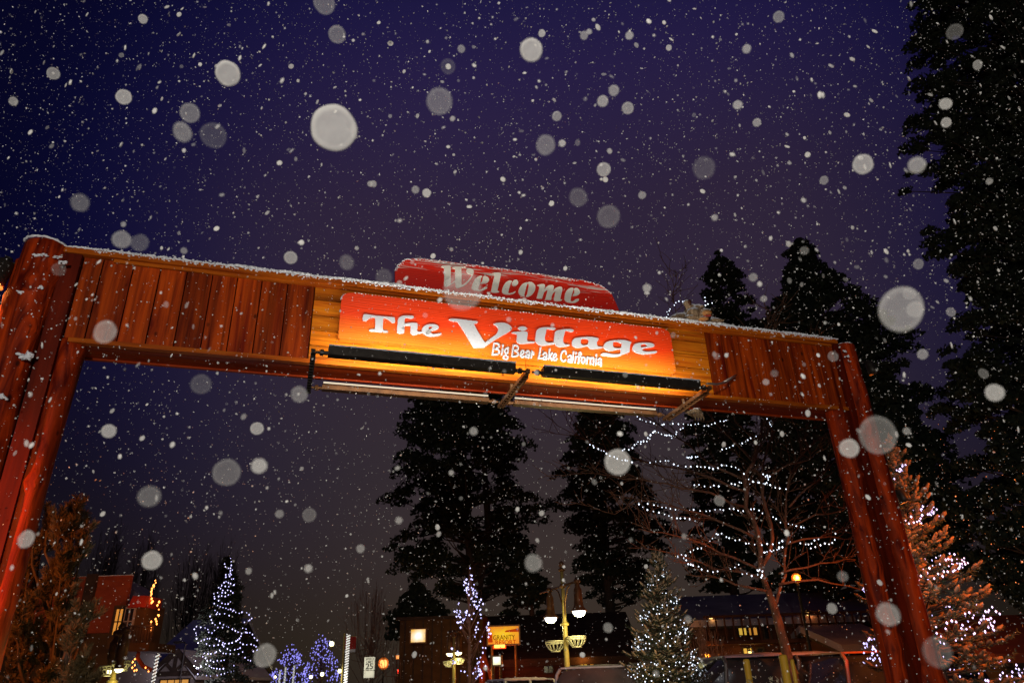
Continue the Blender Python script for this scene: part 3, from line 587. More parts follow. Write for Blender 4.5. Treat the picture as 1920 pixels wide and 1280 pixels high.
# ================================================================ TREES
def prof(Y, rows, zb=0):
    """rows of (xleft, xcentre, xright, y) in photo pixels -> (height, left reach, right reach) in metres at depth Y"""
    out = []
    for xl, xc, xr, y in rows:
        P = W(xc, y, Y); k = Y/(F_PX*0+1)  # metres
        out.append((P[2], abs(P[0]-W(xl, y, Y)[0]), abs(W(xr, y, Y)[0]-P[0]), P[0]))
    return sorted(out)
def pine(label, Y, rows, nclump, seed, cr=.55, quads=70, ll=.20, lw=.15, trunk_r=.28, twin=None, group='pine trees behind the gateway', name='pine_tree', m=None, bottom_z=None, inner=.35):
    g = np.random.default_rng(seed); rr = random.Random(seed); pr = prof(Y, rows)
    zs = [p[0] for p in pr]; base = W(rows[-1][1], rows[-1][3], Y)
    bx_ = float(np.interp(0, zs, [p[3] for p in pr])); top = zs[-1]
    cx = lambda z: float(np.interp(z, zs, [p[3] for p in pr]))
    o = empty(name, (bx_, Y, 0), label, 'tree', group=group)
    rad = lambda z: trunk_r*(max(.06, 1-z/top))**.8
    a = MB(); zt = np.linspace(0, top*.99, 14); a.tube([(cx(z)-bx_+.08*math.sin(z*.5+seed), 0, z) for z in zt], [rad(z) for z in zt], 9, .06); a.tube([(0, 0, -.3), (0, 0, .4)], [trunk_r*1.5, trunk_r], 9)
    if twin:
        zz = np.linspace(top*.25, top*.9, 8); a.tube([(cx(z)-bx_+twin*(min(1, (z/top-.25)*6)), .2, z) for z in zz], [rad(z)*.8 for z in zz], 8, .06)
    tips = []
    z0 = max(zs[0], bottom_z or 0)
    for i in range(int(nclump*1.45)):
        z = z0+(top-z0)*(rr.random()**.85); L_ = float(np.interp(z, zs, [p[1] for p in pr])); R_ = float(np.interp(z, zs, [p[2] for p in pr]))
        az = rr.uniform(0, 2*math.pi); c, s = math.cos(az), math.sin(az)
        r_ = (R_*(1+c)/2+L_*(1-c)/2) if True else 0
        q = rr.random(); q = inner+(1-inner)*q**.55
        rad_ = max(.05, r_-cr*.28)*q*rr.uniform(.82, 1.08)
        tips.append((cx(z)-bx_+rad_*c, rad_*s, z, rad_, c, s))
    C = []; D = []; LS = []
    for (x, y, z, r_, c, s) in tips:
        cs = cr*rr.uniform(.45, 1.25)*(0.55+.45*min(1, (top-z)/(top*.25)))
        k = int(quads*1.35*(cs/cr)**1.5*rr.uniform(.8, 1.2)); p = g.normal(size=(k, 3)); p /= np.linalg.norm(p, axis=1)[:, None]; rr_ = g.random(k)**.45
        pts = p*rr_[:, None]*np.array([cs*1.3, cs*.85, cs*.50]); px_ = pts[:, 0].copy(); pts[:, 2] -= .18*px_*px_/cs+.10*px_; pts = np.stack([px_*c-pts[:, 1]*s, px_*s+pts[:, 1]*c, pts[:, 2]], 1); C.append(pts+np.array([x, y, z])); d = p*.6+np.array([0, 0, .15])+g.normal(size=(k, 3))*.7; D.append(d/np.linalg.norm(d, axis=1)[:, None])
        if rr.random() < .55 and r_ > .3:
            zs_ = max(.3, z-.30*r_-.1); mid = (x*.5+.5*(cx(zs_)-bx_), y*.5, (z+zs_)/2-.06*r_)
            a.tube([(cx(zs_)-bx_, 0, zs_), mid, (x, y, z)], [rad(zs_)*.30+.02, .035, .015], 5)
    C = np.concatenate(C); D = np.concatenate(D)
    a.build('trunk', M['bark'], o, True)
    b = MB(); b.leaves(C, D, ll*RNG.uniform(.7, 1.3, len(C)), lw*RNG.uniform(.7, 1.3, len(C))); b.build('crown', m or M['needle'], o)
    return o
pine('tall dark pine with two trunks rising behind the left arm of the sign light rack', 42, [(868,870,872,640),(835,870,905,690),(790,870,950,740),(760,870,965,780),(745,870,985,830),(752,872,1010,880),(730,875,1040,930),(790,878,1035,975),(718,880,1010,1010),(735,882,1015,1050),(790,884,1000,1090),(810,888,960,1120)], 330, 11, .72, 95, trunk_r=.42, twin=1.15, inner=.2)
pine('dark slender pine under the right half of the sign, left of the bare tree', 44, [(1128,1130,1132,700),(1100,1130,1155,735),(1085,1130,1172,775),(1066,1130,1190,815),(1052,1130,1200,850),(1035,1132,1205,890),(1060,1133,1225,930),(1048,1135,1250,970),(1095,1136,1262,1010),(1085,1138,1240,1060),(1075,1140,1255,1120)], 260, 12, .66, 95, trunk_r=.38, inner=.2)
pine('short pointed dark pine showing above the crossbeam right of the bear', 37, [(1343,1345,1350,472),(1333,1348,1372,492),(1320,1350,1400,520),(1312,1352,1412,560),(1302,1354,1420,600),(1300,1356,1435,640),(1290,1358,1440,720),(1288,1360,1445,800),(1290,1362,1430,880),(1280,1365,1440,960),(1290,1370,1450,1040),(1300,1375,1440,1100)], 280, 13, .55, 85, inner=.15)
pine('tall broad dark pine standing over the right end of the crossbeam', 33, [(1494,1500,1506,452),(1470,1500,1532,480),(1466,1502,1562,520),(1448,1505,1604,560),(1436,1510,1640,600),(1430,1515,1668,640),(1435,1520,1705,690),(1440,1525,1752,740),(1440,1530,1772,800),(1445,1535,1785,860),(1440,1540,1795,930),(1450,1545,1800,1000),(1470,1550,1790,1080),(1490,1555,1760,1160)], 560, 14, .60, 90, trunk_r=.4, inner=.12)
pine('huge black pine filling the right edge of the view', 23, [(1840,1960,2080,-260),(1760,1960,2160,-120),(1712,1965,2200,-10),(1705,1970,2210,60),(1745,1975,2220,120),(1688,1980,2230,190),(1745,1985,2240,240),(1718,1990,2250,285),(1790,1995,2260,340),(1745,2000,2260,385),(1800,2005,2270,430),(1822,2010,2270,490),(1850,2015,2275,530),(1800,2018,2275,590),(1790,2020,2280,640),(1765,2022,2280,720),(1815,2025,2280,790),(1760,2030,2280,860),(1790,2035,2280,930),(1790,2040,2280,1010),(1840,2045,2280,1090),(1850,2050,2280,1170)], 1500, 15, .52, 120, ll=.18, lw=.13, trunk_r=.5, inner=.2)
pine('dark low pine between the bare tree and the right post', 29, [(1648,1650,1655,690),(1620,1652,1690,740),(1600,1655,1730,800),(1580,1658,1760,860),(1570,1660,1770,930),(1580,1662,1790,1000),(1590,1665,1800,1080)], 330, 16, .55, 95, inner=.1)
pine('rounded dark pine at the foot of the twin trunk pine, above the lit square sign', 36, [(778,780,786,1095),(752,782,815,1118),(735,785,840,1140),(728,790,850,1165),(735,795,860,1190)], 90, 17, .45, 80, inner=.1)
pine('narrow dark pine behind the tall street lamp', 40, [(978,980,984,1010),(965,982,1000,1040),(955,985,1015,1075),(950,990,1030,1110),(940,995,1045,1150)], 100, 18, .42, 80, inner=.1)

# bare poplars and bushes on the left skyline (upright twigs)
M['twig'] = mat('dark_twigs', (.05, .035, .03), (.03, .02, .018), .9)
def broom(label, Y, x, y, base_y, wpx, n, seed, name='bare_poplar', group='bare poplars on the left skyline', m='twig', r0=.10, spread=1.0, sub=7, cat='tree'):
    rr = random.Random(seed); B = W(x, base_y, Y); T = W(x, y, Y); o = empty(name, (B[0], Y, 0), label, cat, group=group); Hh = T[2]; wm = wpx/F_PX*Y/2*1.05
    a = MB(); a.tube([(0, 0, 0), (.05, 0, Hh*.35), (0, .05, Hh*.75)], [r0, r0*.7, r0*.3], 7); a.build('trunk', M[m], o, True); b = MB()
    for i in range(n):
        z0 = Hh*rr.uniform(.05, .6); az = rr.uniform(0, 6.28); q = rr.random()**.6*wm; tip = np.array([q*math.cos(az), q*math.sin(az), Hh*(rr.uniform(.70, 1.0)-.22*(q/wm)**2)])
        p0 = np.array([0, 0, z0]); mid = p0*.45+tip*.55+np.array([q*.25*math.cos(az), q*.25*math.sin(az), -.08*Hh*spread])
        b.tube([p0, mid, tip], [r0*.3, r0*.18, .008], 4)
        for _ in range(sub):
            t = rr.uniform(.35, .95); c = mid*(1-t)+tip*t; d = nrm(tip-p0+np.array([rr.uniform(-1, 1), rr.uniform(-1, 1), .3])*Hh*.22); L_ = rr.uniform(.4, 1.2)*Hh*.09
            b.tube([c, c+d*L_], [r0*.10, .006], 3)
    b.build('crown', M[m], o)
    return o
broom('leftmost bare poplar on the skyline, just right of the orange-lit pine', 55, 150, 965, 1290, 60, 70, 31)
broom('bare poplar standing above the brown panelled lodge wall', 56, 228, 985, 1290, 62, 75, 32)
broom('bare poplar rising behind the roof edge with orange lights', 58, 335, 1005, 1290, 72, 90, 33)
broom('bare poplar directly behind the blue-lit Christmas tree', 60, 392, 1010, 1290, 66, 85, 34)
broom('low bare tree behind the glowing white pole', 48, 690, 1088, 1290, 100, 70, 35, name='bare_tree', group=None, sub=6, m='bark2', r0=.07)
broom('low bare tree lit orange beside the brown building', 34, 762, 1195, 1290, 90, 50, 36, name='bare_tree', group=None, m='bark2', r0=.06)
broom('orange-lit leafless bush before the log lodge', 26, 1335, 1165, 1290, 70, 60, 37, name='bare_bush', group=None, m='bark2', r0=.05, cat='bush')

# ---------------------------------------------------------------- string lights helper
def octa(r):
    return MB().add([(r,0,0),(-r,0,0),(0,r,0),(0,-r,0),(0,0,r*1.3),(0,0,-r*1.3)], [(0,2,4),(2,1,4),(1,3,4),(3,0,4),(2,0,5),(1,2,5),(3,1,5),(0,3,5)])
def lights(label, paths, step, r, bm, loc, keep=100, group=None, jit=.01, wire=True):
    o = empty('string_lights', tuple(loc), label, 'string lights', group=group); L0 = np.array(loc); pts = []; a = MB()
    for P in paths:
        P = [np.array(p)-L0 for p in P]
        if wire: MB().tube([p+np.array([0, .012, .008]) for p in P], .004 if r < .02 else .006, 3).build('wire', M['wire'], o)
        carry = 0
        for p, q in zip(P[:-1], P[1:]):
            L_ = np.linalg.norm(q-p); t = carry
            while t < L_: pts.append(p+(q-p)*t/L_+RNG.normal(size=3)*jit); t += step*random.uniform(.75, 1.3)
            carry = t-L_
    pts.sort(key=lambda p: p[1]+L0[1]); me = None
    for p in pts[:keep]:
        if me is None:
            b = octa(r).build('bulb', bm, o); me = b.data
        else:
            b = bpy.data.objects.new('bulb', me); COL.objects.link(b); b.parent = o
        b.location = tuple(p); q_ = random.uniform(.7, 1.3); b.scale = (q_, q_, q_)
    if len(pts) > keep:
        b = MB()
        for p in pts[keep:]:
            q = octa(r*random.uniform(.7, 1.3)); b.add([np.array(v)+p for v in q.v], q.f)
        tag(b.build('bulb', bm, o), kind='stuff')
    return o

# ---------------------------------------------------------------- bare tree wrapped in lights
def branchy(a, P, r0, r1, rr, depth, dens, up=.15, tw=1.0):
    """twigs growing off a polyline"""
    seg = []
    for p, q in zip(P[:-1], P[1:]):
        L_ = np.linalg.norm(q-p); n = max(1, int(L_*dens+rr.random()))
        for _ in range(n):
            t = rr.random(); seg.append((p+(q-p)*t, nrm(q-p)))
    for c, d in seg:
        v = nrm(d*rr.uniform(.3, 1.1)+np.array([rr.uniform(-1, 1), rr.uniform(-1, 1), rr.uniform(-.5, .8)])*.8+np.array([0, 0, up])); L_ = tw*rr.uniform(.25, .95)
        k = 4; Q = [c]
        for i in range(k):
            v = nrm(v+np.array([rr.uniform(-1, 1), rr.uniform(-1, 1), rr.uniform(-.8, 1)])*.28); Q.append(Q[-1]+v*L_/k)
        a.tube(Q, list(np.linspace(r1, .0045, k+1)), 4)
        if depth > 1: branchy(a, Q, r1, r1*.75, rr, depth-1, dens*1.15, up, tw*.55)
Yt = 14.0
def TW(pts, Y0=Yt, seed=0):
    rr = random.Random(seed*7+1); out = []; dy = rr.uniform(-1.1, 1.1); n = len(pts)
    for i, (x, y) in enumerate(pts): out.append(W(x, y, Y0+dy*i/max(1, n-1)+rr.uniform(-.05, .05)))
    return out
bt0 = W(1500, 1300, Yt); bt0[2] = 0
bt = empty('bare_tree', tuple(bt0), 'large leafless tree hung with strings of white lights, right of centre under the crossbeam', 'tree')
OB = np.array(bt0)
a = MB(); zb = W(1484, 1270, Yt)
TRK = [OB+np.array([.06, 0, -.2]), OB+np.array([.03, 0, .6]), W(1488, 1275, Yt), W(1470, 1205, Yt), W(1452, 1140, Yt), W(1440, 1105, Yt)]
a.tube([p-OB for p in TRK], [.13, .115, .10, .085, .07, .06], 12, .08)
def limb(pts, r0, r1, seed, dens=3.2, depth=2, tw=1.0):
    P = TW(pts, seed=seed); rr = random.Random(seed); Q = [P[0]]
    for p, q in zip(P[:-1], P[1:]):
        n = max(2, int(np.linalg.norm(q-p)/.25))
        for k in range(1, n+1): Q.append(p+(q-p)*k/n+np.array([rr.uniform(-.03, .03), rr.uniform(-.03, .03), rr.uniform(-.03, .03)]))
    a.tube([p-OB for p in Q], list(np.linspace(r0*.55, r1*.7, len(Q))), 7, .05)
    branchy(a, [p-OB for p in Q[2:]], r1, .0085, rr, depth, dens*1.7, tw=tw*1.05)
limb([(1440,1105),(1427,1064),(1423,994),(1397,955),(1395,890),(1414,867),(1420,827),(1432,792),(1440,730),(1432,680),(1437,610)], .10, .02, 1)
limb([(1427,1064),(1452,1010),(1430,930),(1428,890),(1445,818),(1452,760),(1470,700)], .07, .015, 2)
limb([(1455,1130),(1472,1075),(1476,1010),(1474,960),(1480,900),(1500,850),(1495,800)], .06, .012, 3)
limb([(1440,1108),(1380,1095),(1330,1078),(1285,1078)], .05, .012, 4, tw=.8)
limb([(1438,1085),(1340,1065),(1290,1045),(1250,1032)], .05, .012, 5, tw=.8)
limb([(1432,1070),(1350,1035),(1290,1010),(1240,1000),(1200,992)], .05, .01, 6)
limb([(1420,1010),(1330,965),(1250,945),(1195,938),(1150,965)], .05, .01, 7)
limb([(1397,950),(1330,925),(1250,905),(1150,895),(1090,884)], .05, .008, 8, dens=2.6)
limb([(1395,920),(1300,885),(1210,865),(1150,850),(1085,820),(1045,798)], .05, .008, 9, dens=2.6)
limb([(1397,900),(1330,870),(1270,820),(1230,795),(1190,770),(1150,782),(1120,775)], .045, .008, 10, dens=2.6)
limb([(1414,867),(1370,820),(1340,790),(1290,720),(1275,640),(1262,560),(1268,505)], .05, .008, 11, dens=3.0)
limb([(1420,830),(1380,790),(1370,740),(1360,680),(1330,640)], .04, .008, 12)
limb([(1460,1075),(1510,1062),(1570,1052),(1602,1048)], .04, .01, 13)
limb([(1460,1095),(1530,1085),(1590,1100),(1650,1118)], .045, .008, 14, dens=2.6)
limb([(1474,1020),(1530,1005),(1580,1010),(1622,1008)], .04, .008, 15)
limb([(1476,990),(1530,965),(1580,955),(1610,940)], .04, .008, 16)
limb([(1480,950),(1530,900),(1570,860),(1585,820)], .035, .007, 17)
limb([(1428,900),(1480,870),(1520,860),(1540,840)], .035, .007, 18)
limb([(1440,800),(1480,760),(1520,700),(1530,640)], .03, .006, 19)
limb([(1416,860),(1440,790),(1435,700),(1442,575)], .03, .006, 20)
a.build('trunk', M['bark3'], bt, True)
def Z8(L_): return [(1160+x/3.46, 740+y/3.46) for x, y in L_]
SL = [Z8([(95,-10),(95,40),(95,110),(110,130),(140,160),(200,185),(270,190),(370,190),(450,195),(500,185),(580,200),(680,170),(715,155)]), Z8([(115,315),(160,318),(210,280),(218,245),(270,250),(300,262),(340,262),(340,305)]), Z8([(340,265),(365,270),(380,240),(435,205)]),
 [(1107,832),(1120,840),(1135,848),(1150,856),(1170,864),(1190,865)], [(1165,843),(1182,843),(1195,830),(1211,826),(1222,810),(1231,805)],
 Z8([(670,355),(720,345),(770,320),(840,290),(920,255)]), Z8([(960,115),(965,150),(985,180),(970,185),(1000,210)]), Z8([(210,440),(280,425),(330,430),(370,460),(450,470),(500,470),(560,460),(600,475),(680,460),(760,470),(820,525),(880,560),(950,580),(1030,600),(1100,620)]),
 Z8([(440,405),(480,405),(520,402)]), Z8([(495,580),(560,590),(660,592)]), Z8([(740,575),(840,570),(940,575)]), Z8([(940,510),(960,520),(950,530),(980,525),(970,540),(960,580)]),
 Z8([(130,690),(165,685),(245,718),(305,730),(390,742),(480,750),(570,752),(660,745),(725,735),(820,745),(890,735),(940,765),(985,785),(1040,820),(1075,835),(1115,835),(1180,850),(1220,875)]),
 Z8([(130,700),(170,735),(250,765),(320,775),(345,800),(400,798),(430,805),(520,812)]), Z8([(640,900),(670,905),(735,935),(800,955),(870,968),(940,970),(1010,965),(1075,945)]),
 Z8([(640,905),(600,940),(540,990),(480,1000),(430,1040),(400,1050),(355,1048)]), Z8([(420,1060),(455,1095),(500,1110),(540,1130),(600,1145),(660,1145)]), Z8([(940,1020),(1010,1005),(1060,985)]),
 Z8([(1115,960),(1160,945),(1200,970),(1250,960),(1310,935)]), Z8([(1250,1000),(1310,970),(1380,965),(1400,930),(1402,890)]), Z8([(725,1130),(760,1110),(805,1095)]), Z8([(800,1160),(850,1160),(900,1170),(955,1195)]), Z8([(895,1135),(930,1140),(925,1185)]),
 [(1250,595),(1253,585),(1258,578),(1270,566),(1285,566),(1291,571)], [(1320,560),(1323,572),(1335,568)]]
P3 = []
for i, p in enumerate(SL):
    rr = random.Random(i+50); q = TW(p, seed=i+50); P3.append(q)
lights('white light strings looped along the boughs of the big leafless tree', P3, .095, .0135, M['bulb'], tuple(W(1440, 1105, Yt)), 100, jit=.012)

# ---------------------------------------------------------------- snow-laden spruces
def spruce(name_label, B, Hh, R0, seed, fingers, mneedle, snow_r, z0=.2, tier=.26, nl=.05, nw=.010, per=26, finger_len=.24, snowm=None, lean=0, pw=1.0):
    rr = random.Random(seed); o = empty('spruce_tree', tuple(B), name_label, 'tree', group=None); a = MB()
    zz = np.linspace(0, Hh, 10); a.tube([(lean*(z/Hh)**2, 0, z) for z in zz], [max(.012, .035*Hh/4*(1-z/Hh)+.012)*1.6 for z in zz], 8, .05)
    C = []; D = []; sn = MB(); z = z0
    def finger(p, d, L_, r, snowy):
        k = max(3, int(per*L_/.24)); t = RNG.random(k); base = np.array(p)+np.outer(t, d)*L_; q = RNG.normal(size=(k, 3)); q -= np.outer(q@d, d); q /= np.linalg.norm(q, axis=1)[:, None]+1e-9; dd = q*.8+np.array(d)*.6+np.array([0, 0, -.15]); dd /= np.linalg.norm(dd, axis=1)[:, None]
        C.append(base+dd*nl*.5); D.append(dd)
        if snowy:
            m_ = 5; Q = [np.array(p)+np.array(d)*L_*i/(m_-1)+np.array([0, 0, r*.55]) for i in range(m_)]; sn.tube(Q, [r*.6, r*rr.uniform(.8, 1.2), r*rr.uniform(.8, 1.25), r*rr.uniform(.75, 1.1), r*.4], 6, .22, flat=.8)
    while z < Hh-.02:
        f = 1-z/Hh; rad = R0*(f**pw)*(1+.10*math.sin(z*9+seed))+.03; nb = int(8+fingers*f)
        for i in range(nb):
            az = 2*math.pi*(i+rr.random()*.8)/nb; rb = rad*rr.uniform(.75, 1.12); dr = np.array([math.cos(az), math.sin(az), 0]); st = np.array([lean*(z/Hh)**2, 0, z+rr.uniform(-.08, .08)])
            up_t = .75*(1-f)**1.5-.12; m_ = max(3, int(rb/.13)+2); P = [st+dr*rb*k/(m_-1)+np.array([0, 0, rb*up_t*(k/(m_-1))+.10*rb*(k/(m_-1))**2]) for k in range(m_)]
            a.tube(P, list(np.linspace(.012+.01*rb, .004, m_)), 4)
            for k in range(1, m_):
                t = k/(m_-1)
                if t < .35 and rad > .6: continue
                dloc = nrm(P[k]-P[k-1]); sd = nrm(np.cross(dloc, (0, 0, 1)))
                for s in (-1, 1):
                    L_ = finger_len*(1.15-t*.55)*rr.uniform(.7, 1.2)*min(1, .45+rad); d = nrm(dloc*.75+sd*s*.8+np.array([0, 0, rr.uniform(-.1, .35)])); finger(P[k-1]*.4+P[k]*.6, d, L_, snow_r*rr.uniform(.7, 1.1), rr.random() < .62)
            finger(P[-1], nrm(P[-1]-P[-2]+np.array([0, 0, .06])), finger_len*.7*min(1, .5+rad), snow_r, rr.random() < .8)
        z += tier*(.45+.55*f)*rr.uniform(.85, 1.15)
    for k in range(4): finger(np.array([lean, 0, Hh-.35+k*.08]), nrm((rr.uniform(-.2, .2), rr.uniform(-.2, .2), 1)), .25, snow_r*.8, True)
    C = np.concatenate(C); D = np.concatenate(D); a.build('trunk', M['bark'], o, True)
    b = MB(); b.leaves(C, D, nl, nw); b.build('crown', mneedle, o); sn.build('snow', snowm or M['snow'], o, True)
    return o
lamp('orange_street_glow', 'SPOT', (10.5, 7.0, 5.5), 6200, (1, .19, .02), .2, target=(6.0, 11.6, 2.6), angle=42, blend=1)
lamp('low_yellow_glow', 'POINT', tuple(W(1205, 1262, 14.0)), 13, (1, .78, .26), .2)
lamp('led_glow', 'POINT', tuple(W(1775, 1085, 10.4)), 7, (.85, .92, 1), .25)
lamp('yellow_street_glow', 'POINT', tuple(W(150, 1225, 7.1)), 9, (1, .72, .18), .2)
M['orangesnow'] = mat('orange_tinted_snow', (.26, .17, .10), (.09, .055, .03), .9, (30, 30, 30), .3)  # snow darkened and warmed: orange lamplight put into its colour
M['frost'] = mat('yellow_tinted_frost', (.56, .50, .36), (.26, .22, .14), .8, (30, 30, 30), .3)  # yellow tint of the lamp light put into the frost colour
# right spruce, orange side-lit, leader bending left
Ys = 11.6; T_ = W(1664, 822, Ys); Bs = W(1772, 1290, Ys); Bx = Bs[0]+.42
sp1 = spruce('spruce outside the right post, its snowy twigs lit orange and dotted with small blue-white lights', (Bx-.42, Ys, 0), T_[2]-.05, 1.30, 5, 9, M['needle2'], .033, z0=.5, tier=.36, finger_len=.22, lean=T_[0]-(Bx-.42), pw=.95, nl=.045, nw=.011, snowm=M['orangesnow'])
Ym = 15.5; T_ = W(1233, 1045, Ym); Bm = W(1250, 1290, Ym)
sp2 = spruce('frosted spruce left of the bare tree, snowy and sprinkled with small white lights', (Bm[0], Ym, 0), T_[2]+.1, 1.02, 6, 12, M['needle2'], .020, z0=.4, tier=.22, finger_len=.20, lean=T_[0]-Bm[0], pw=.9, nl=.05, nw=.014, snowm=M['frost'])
def cone_lights(B, Hh, R0, n, turns, seed, lean=0, pw=.9, sag=.12, z0=.6, wob=.1):
    rr = random.Random(seed); P = []
    for i in range(n):
        t = i/(n-1); z = z0+(Hh-z0)*(1-(1-t)**1.0); f = 1-z/Hh; a_ = 2*math.pi*turns*t; r_ = (R0*f**pw+.03)*(1+rr.uniform(-wob, wob)); P.append(np.array([B[0]+lean*(z/Hh)**2+r_*math.cos(a_), B[1]+r_*math.sin(a_), B[2]+z-sag*abs(math.sin(a_*2.5))*f]))
    return P
def scatter_lights(label, B, Hh, R0, strands, seed, step, r, bm, lean=0, keep=100, pw=.95):
    paths = [cone_lights(B, Hh, R0*(1.0+.05*k), 260, 5.5, seed+k, lean, pw, .1, .5+.15*k, .10) for k in range(strands)]
    return lights(label, paths, step, r, bm, tuple(B), keep, jit=.03)
scatter_lights('tiny blue-white lights wound through the orange-lit spruce outside the right post', np.array([Bx-.42, Ys, 0]), 5.0, 1.32, 3, 3, .13, .014, M['bulblav'], lean=W(1664, 822, Ys)[0]-(Bx-.42))
scatter_lights('tiny white lights wound through the frosted spruce left of the bare tree', np.array([Bm[0], Ym, 0]), W(1233, 1045, Ym)[2], 1.05, 4, 9, .15, .011, M['bulb'], lean=W(1233, 1045, Ym)[0]-Bm[0])

# left pine: upright bottlebrush shoots, orange-lit
Yl = 8.2; PB = W(70, 1290, Yl); lp = empty('pine_tree', (PB[0], Yl+.3, 0), 'bushy pine beside the left post, its upright shoots lit orange', 'tree')
O_ = np.array([PB[0], Yl+.3, 0]); a = MB(); C = []; D = []; rr = random.Random(8)
a.tube([(0, 0, 0), (0, 0, 1.0), (.05, 0, 2.0)], [.09, .07, .04], 8, .1)
tips = [(63,972),(88,972),(110,980),(145,961),(138,990),(158,1003),(118,1042),(78,1010),(52,1058),(102,1075),(128,1060),(65,1120),(112,1130),(132,1095),(168,1142),(150,1165),(35,1150),(22,1205),(95,1190),(140,1195),(62,1228),(110,1235),(20,1250),(150,1245),(85,1265),(45,1185),(12,1100),(28,1130),(130,1270),(175,1272)]
def brush(p, d, L_, k, r_):
    t = RNG.random(k)**.8; base = p+np.outer(t, d)*L_; q = RNG.normal(size=(k, 3)); q -= np.outer(q@d, d); q /= np.linalg.norm(q, axis=1)[:, None]+1e-9; dd = q*.75+d*.8; dd /= np.linalg.norm(dd, axis=1)[:, None]; C.append(base+dd*r_*.5); D.append(dd)
for i, (x, y) in enumerate(tips):
    Yq = Yl+rr.uniform(-.1, .75); T_ = W(x, y, Yq)-O_; zs_ = max(.2, T_[2]-rr.uniform(.6, 1.1)); st = np.array([T_[0]*.35, T_[1]*.3, zs_]); mid = st*.4+T_*.6+np.array([T_[0]*.12, 0, -.08])
    a.tube([st, mid, T_], [.022, .014, .006], 5)
    brush(T_-nrm(T_-mid)*.16, nrm(T_-mid), .18, 170, .075)
    for k in range(13):
        t = rr.uniform(.1, .95); c = mid*(1-t)+T_*t if t > .3 else st*(1-t)+mid*t; d = nrm(nrm(T_-mid)+np.array([rr.uniform(-1, 1), rr.uniform(-1, 1), rr.uniform(-.2, .6)])*.9); L_ = rr.uniform(.10, .26)
        a.tube([c, c+d*L_], [.007, .003], 4); brush(c+d*L_*.3, d, L_*.75, int(110*L_/.18), .065)
C = np.concatenate(C); D = np.concatenate(D); a.build('trunk', M['bark'], lp, True)
M['lpine'] = mat('frosty_pine_needles', (.13, .085, .045), (.05, .04, .02), .8, (14, 14, 14)); b = MB(); b.leaves(C, D, .075, .0075); b.build('crown', M['lpine'], lp)
lamp('orange_street_glow', 'SPOT', (-6.6, 3.2, 2.4), 1500, (1, .22, .03), .2, target=(-4.6, 8.4, 2.6), angle=50, blend=1)

# Christmas tree, far left of centre
Yc = 30; T_ = W(427, 1052, Yc); Bc = W(425, 1290, Yc)
pine('dark conical Christmas tree left of centre, draped with blue-white light strings', Yc, [(425,427,430,1046),(412,427,441,1080),(405,427,447,1110),(396,426,447,1135),(385,426,450,1165),(372,425,468,1195),(364,425,478,1225),(362,425,482,1255),(368,425,478,1280)], 170, 41, .30, 60, ll=.14, lw=.05, trunk_r=.12, inner=.1, group=None, name='christmas_tree')
def PX(L_, Y, seed=0, amp=.3):
    rr = random.Random(seed); ph = rr.uniform(0, 6); return [W(x, y, Y-amp*math.sin(ph+i*.35)) for i, (x, y) in enumerate(L_)]
cl = []; rr = random.Random(2)
def C5(L_): return [(350+x/5.12, 1030+y/5.12) for x, y in L_]
cl += [C5([(425,80),(430,150),(415,200)]), C5([(365,135),(375,170),(410,185),(445,190),(405,215),(440,240),(375,235),(370,260),(405,250),(440,290),(455,270)]), C5([(310,360),(330,340),(370,300),(410,320),(470,345),(380,350),(320,350),(330,390),(400,380),(430,400),(460,420)]),
 C5([(265,420),(300,410),(370,415),(410,440)]), C5([(270,445),(330,445),(385,450)]), C5([(270,470),(320,500),(345,515),(400,520),(430,490)]), C5([(265,520),(300,545),(350,555),(400,570),(460,580)]), C5([(270,580),(300,590),(290,620),(345,610),(400,620),(415,645)]),
 C5([(440,595),(500,605),(575,600),(630,655),(590,680),(530,705)]), C5([(225,635),(240,690),(270,720),(320,705),(360,715),(400,740),(450,770),(500,800)]), C5([(95,850),(90,800),(70,765),(90,735),(150,740),(200,760)]), C5([(210,790),(250,800),(280,765),(300,745),(370,745)]),
 C5([(530,800),(515,840),(490,870),(440,890),(400,905),(370,895)]), C5([(540,750),(580,760),(570,800),(560,790)]), C5([(580,795),(630,800),(650,850),(690,880)]), C5([(110,890),(150,870),(200,850),(240,860)]), C5([(185,905),(210,920),(260,915),(310,905)]), C5([(290,855),(330,880),(370,905),(400,910)]),
 C5([(345,910),(370,940),(430,965),(490,955),(520,930)]), C5([(515,890),(560,915),(620,905),(680,940),(670,975),(610,975)]), C5([(170,990),(230,1000),(280,985),(318,960),(350,995),(420,1000)]), C5([(85,1065),(115,1040)]), C5([(155,1025),(200,1060),(260,1070),(320,1065),(380,1050)]), C5([(70,1110),(100,1140),(130,1125),(150,1100)]), C5([(185,1100),(230,1130),(290,1140),(350,1140),(430,1135),(460,1105)]),
 C5([(110,1195),(150,1190),(200,1205),(260,1215)]), C5([(290,1205),(340,1190),(400,1175),(440,1155),(475,1165)]), C5([(560,1035),(600,1060),(640,1080)]), C5([(500,1000),(540,975),(560,1000)])]
lights('blue-white light strings wound round the conical Christmas tree', [PX(p, Yc-1.0, i) for i, p in enumerate(cl)], .14, .022, M['bulblav'], tuple(W(427, 1290, Yc)), 100, jit=.01)

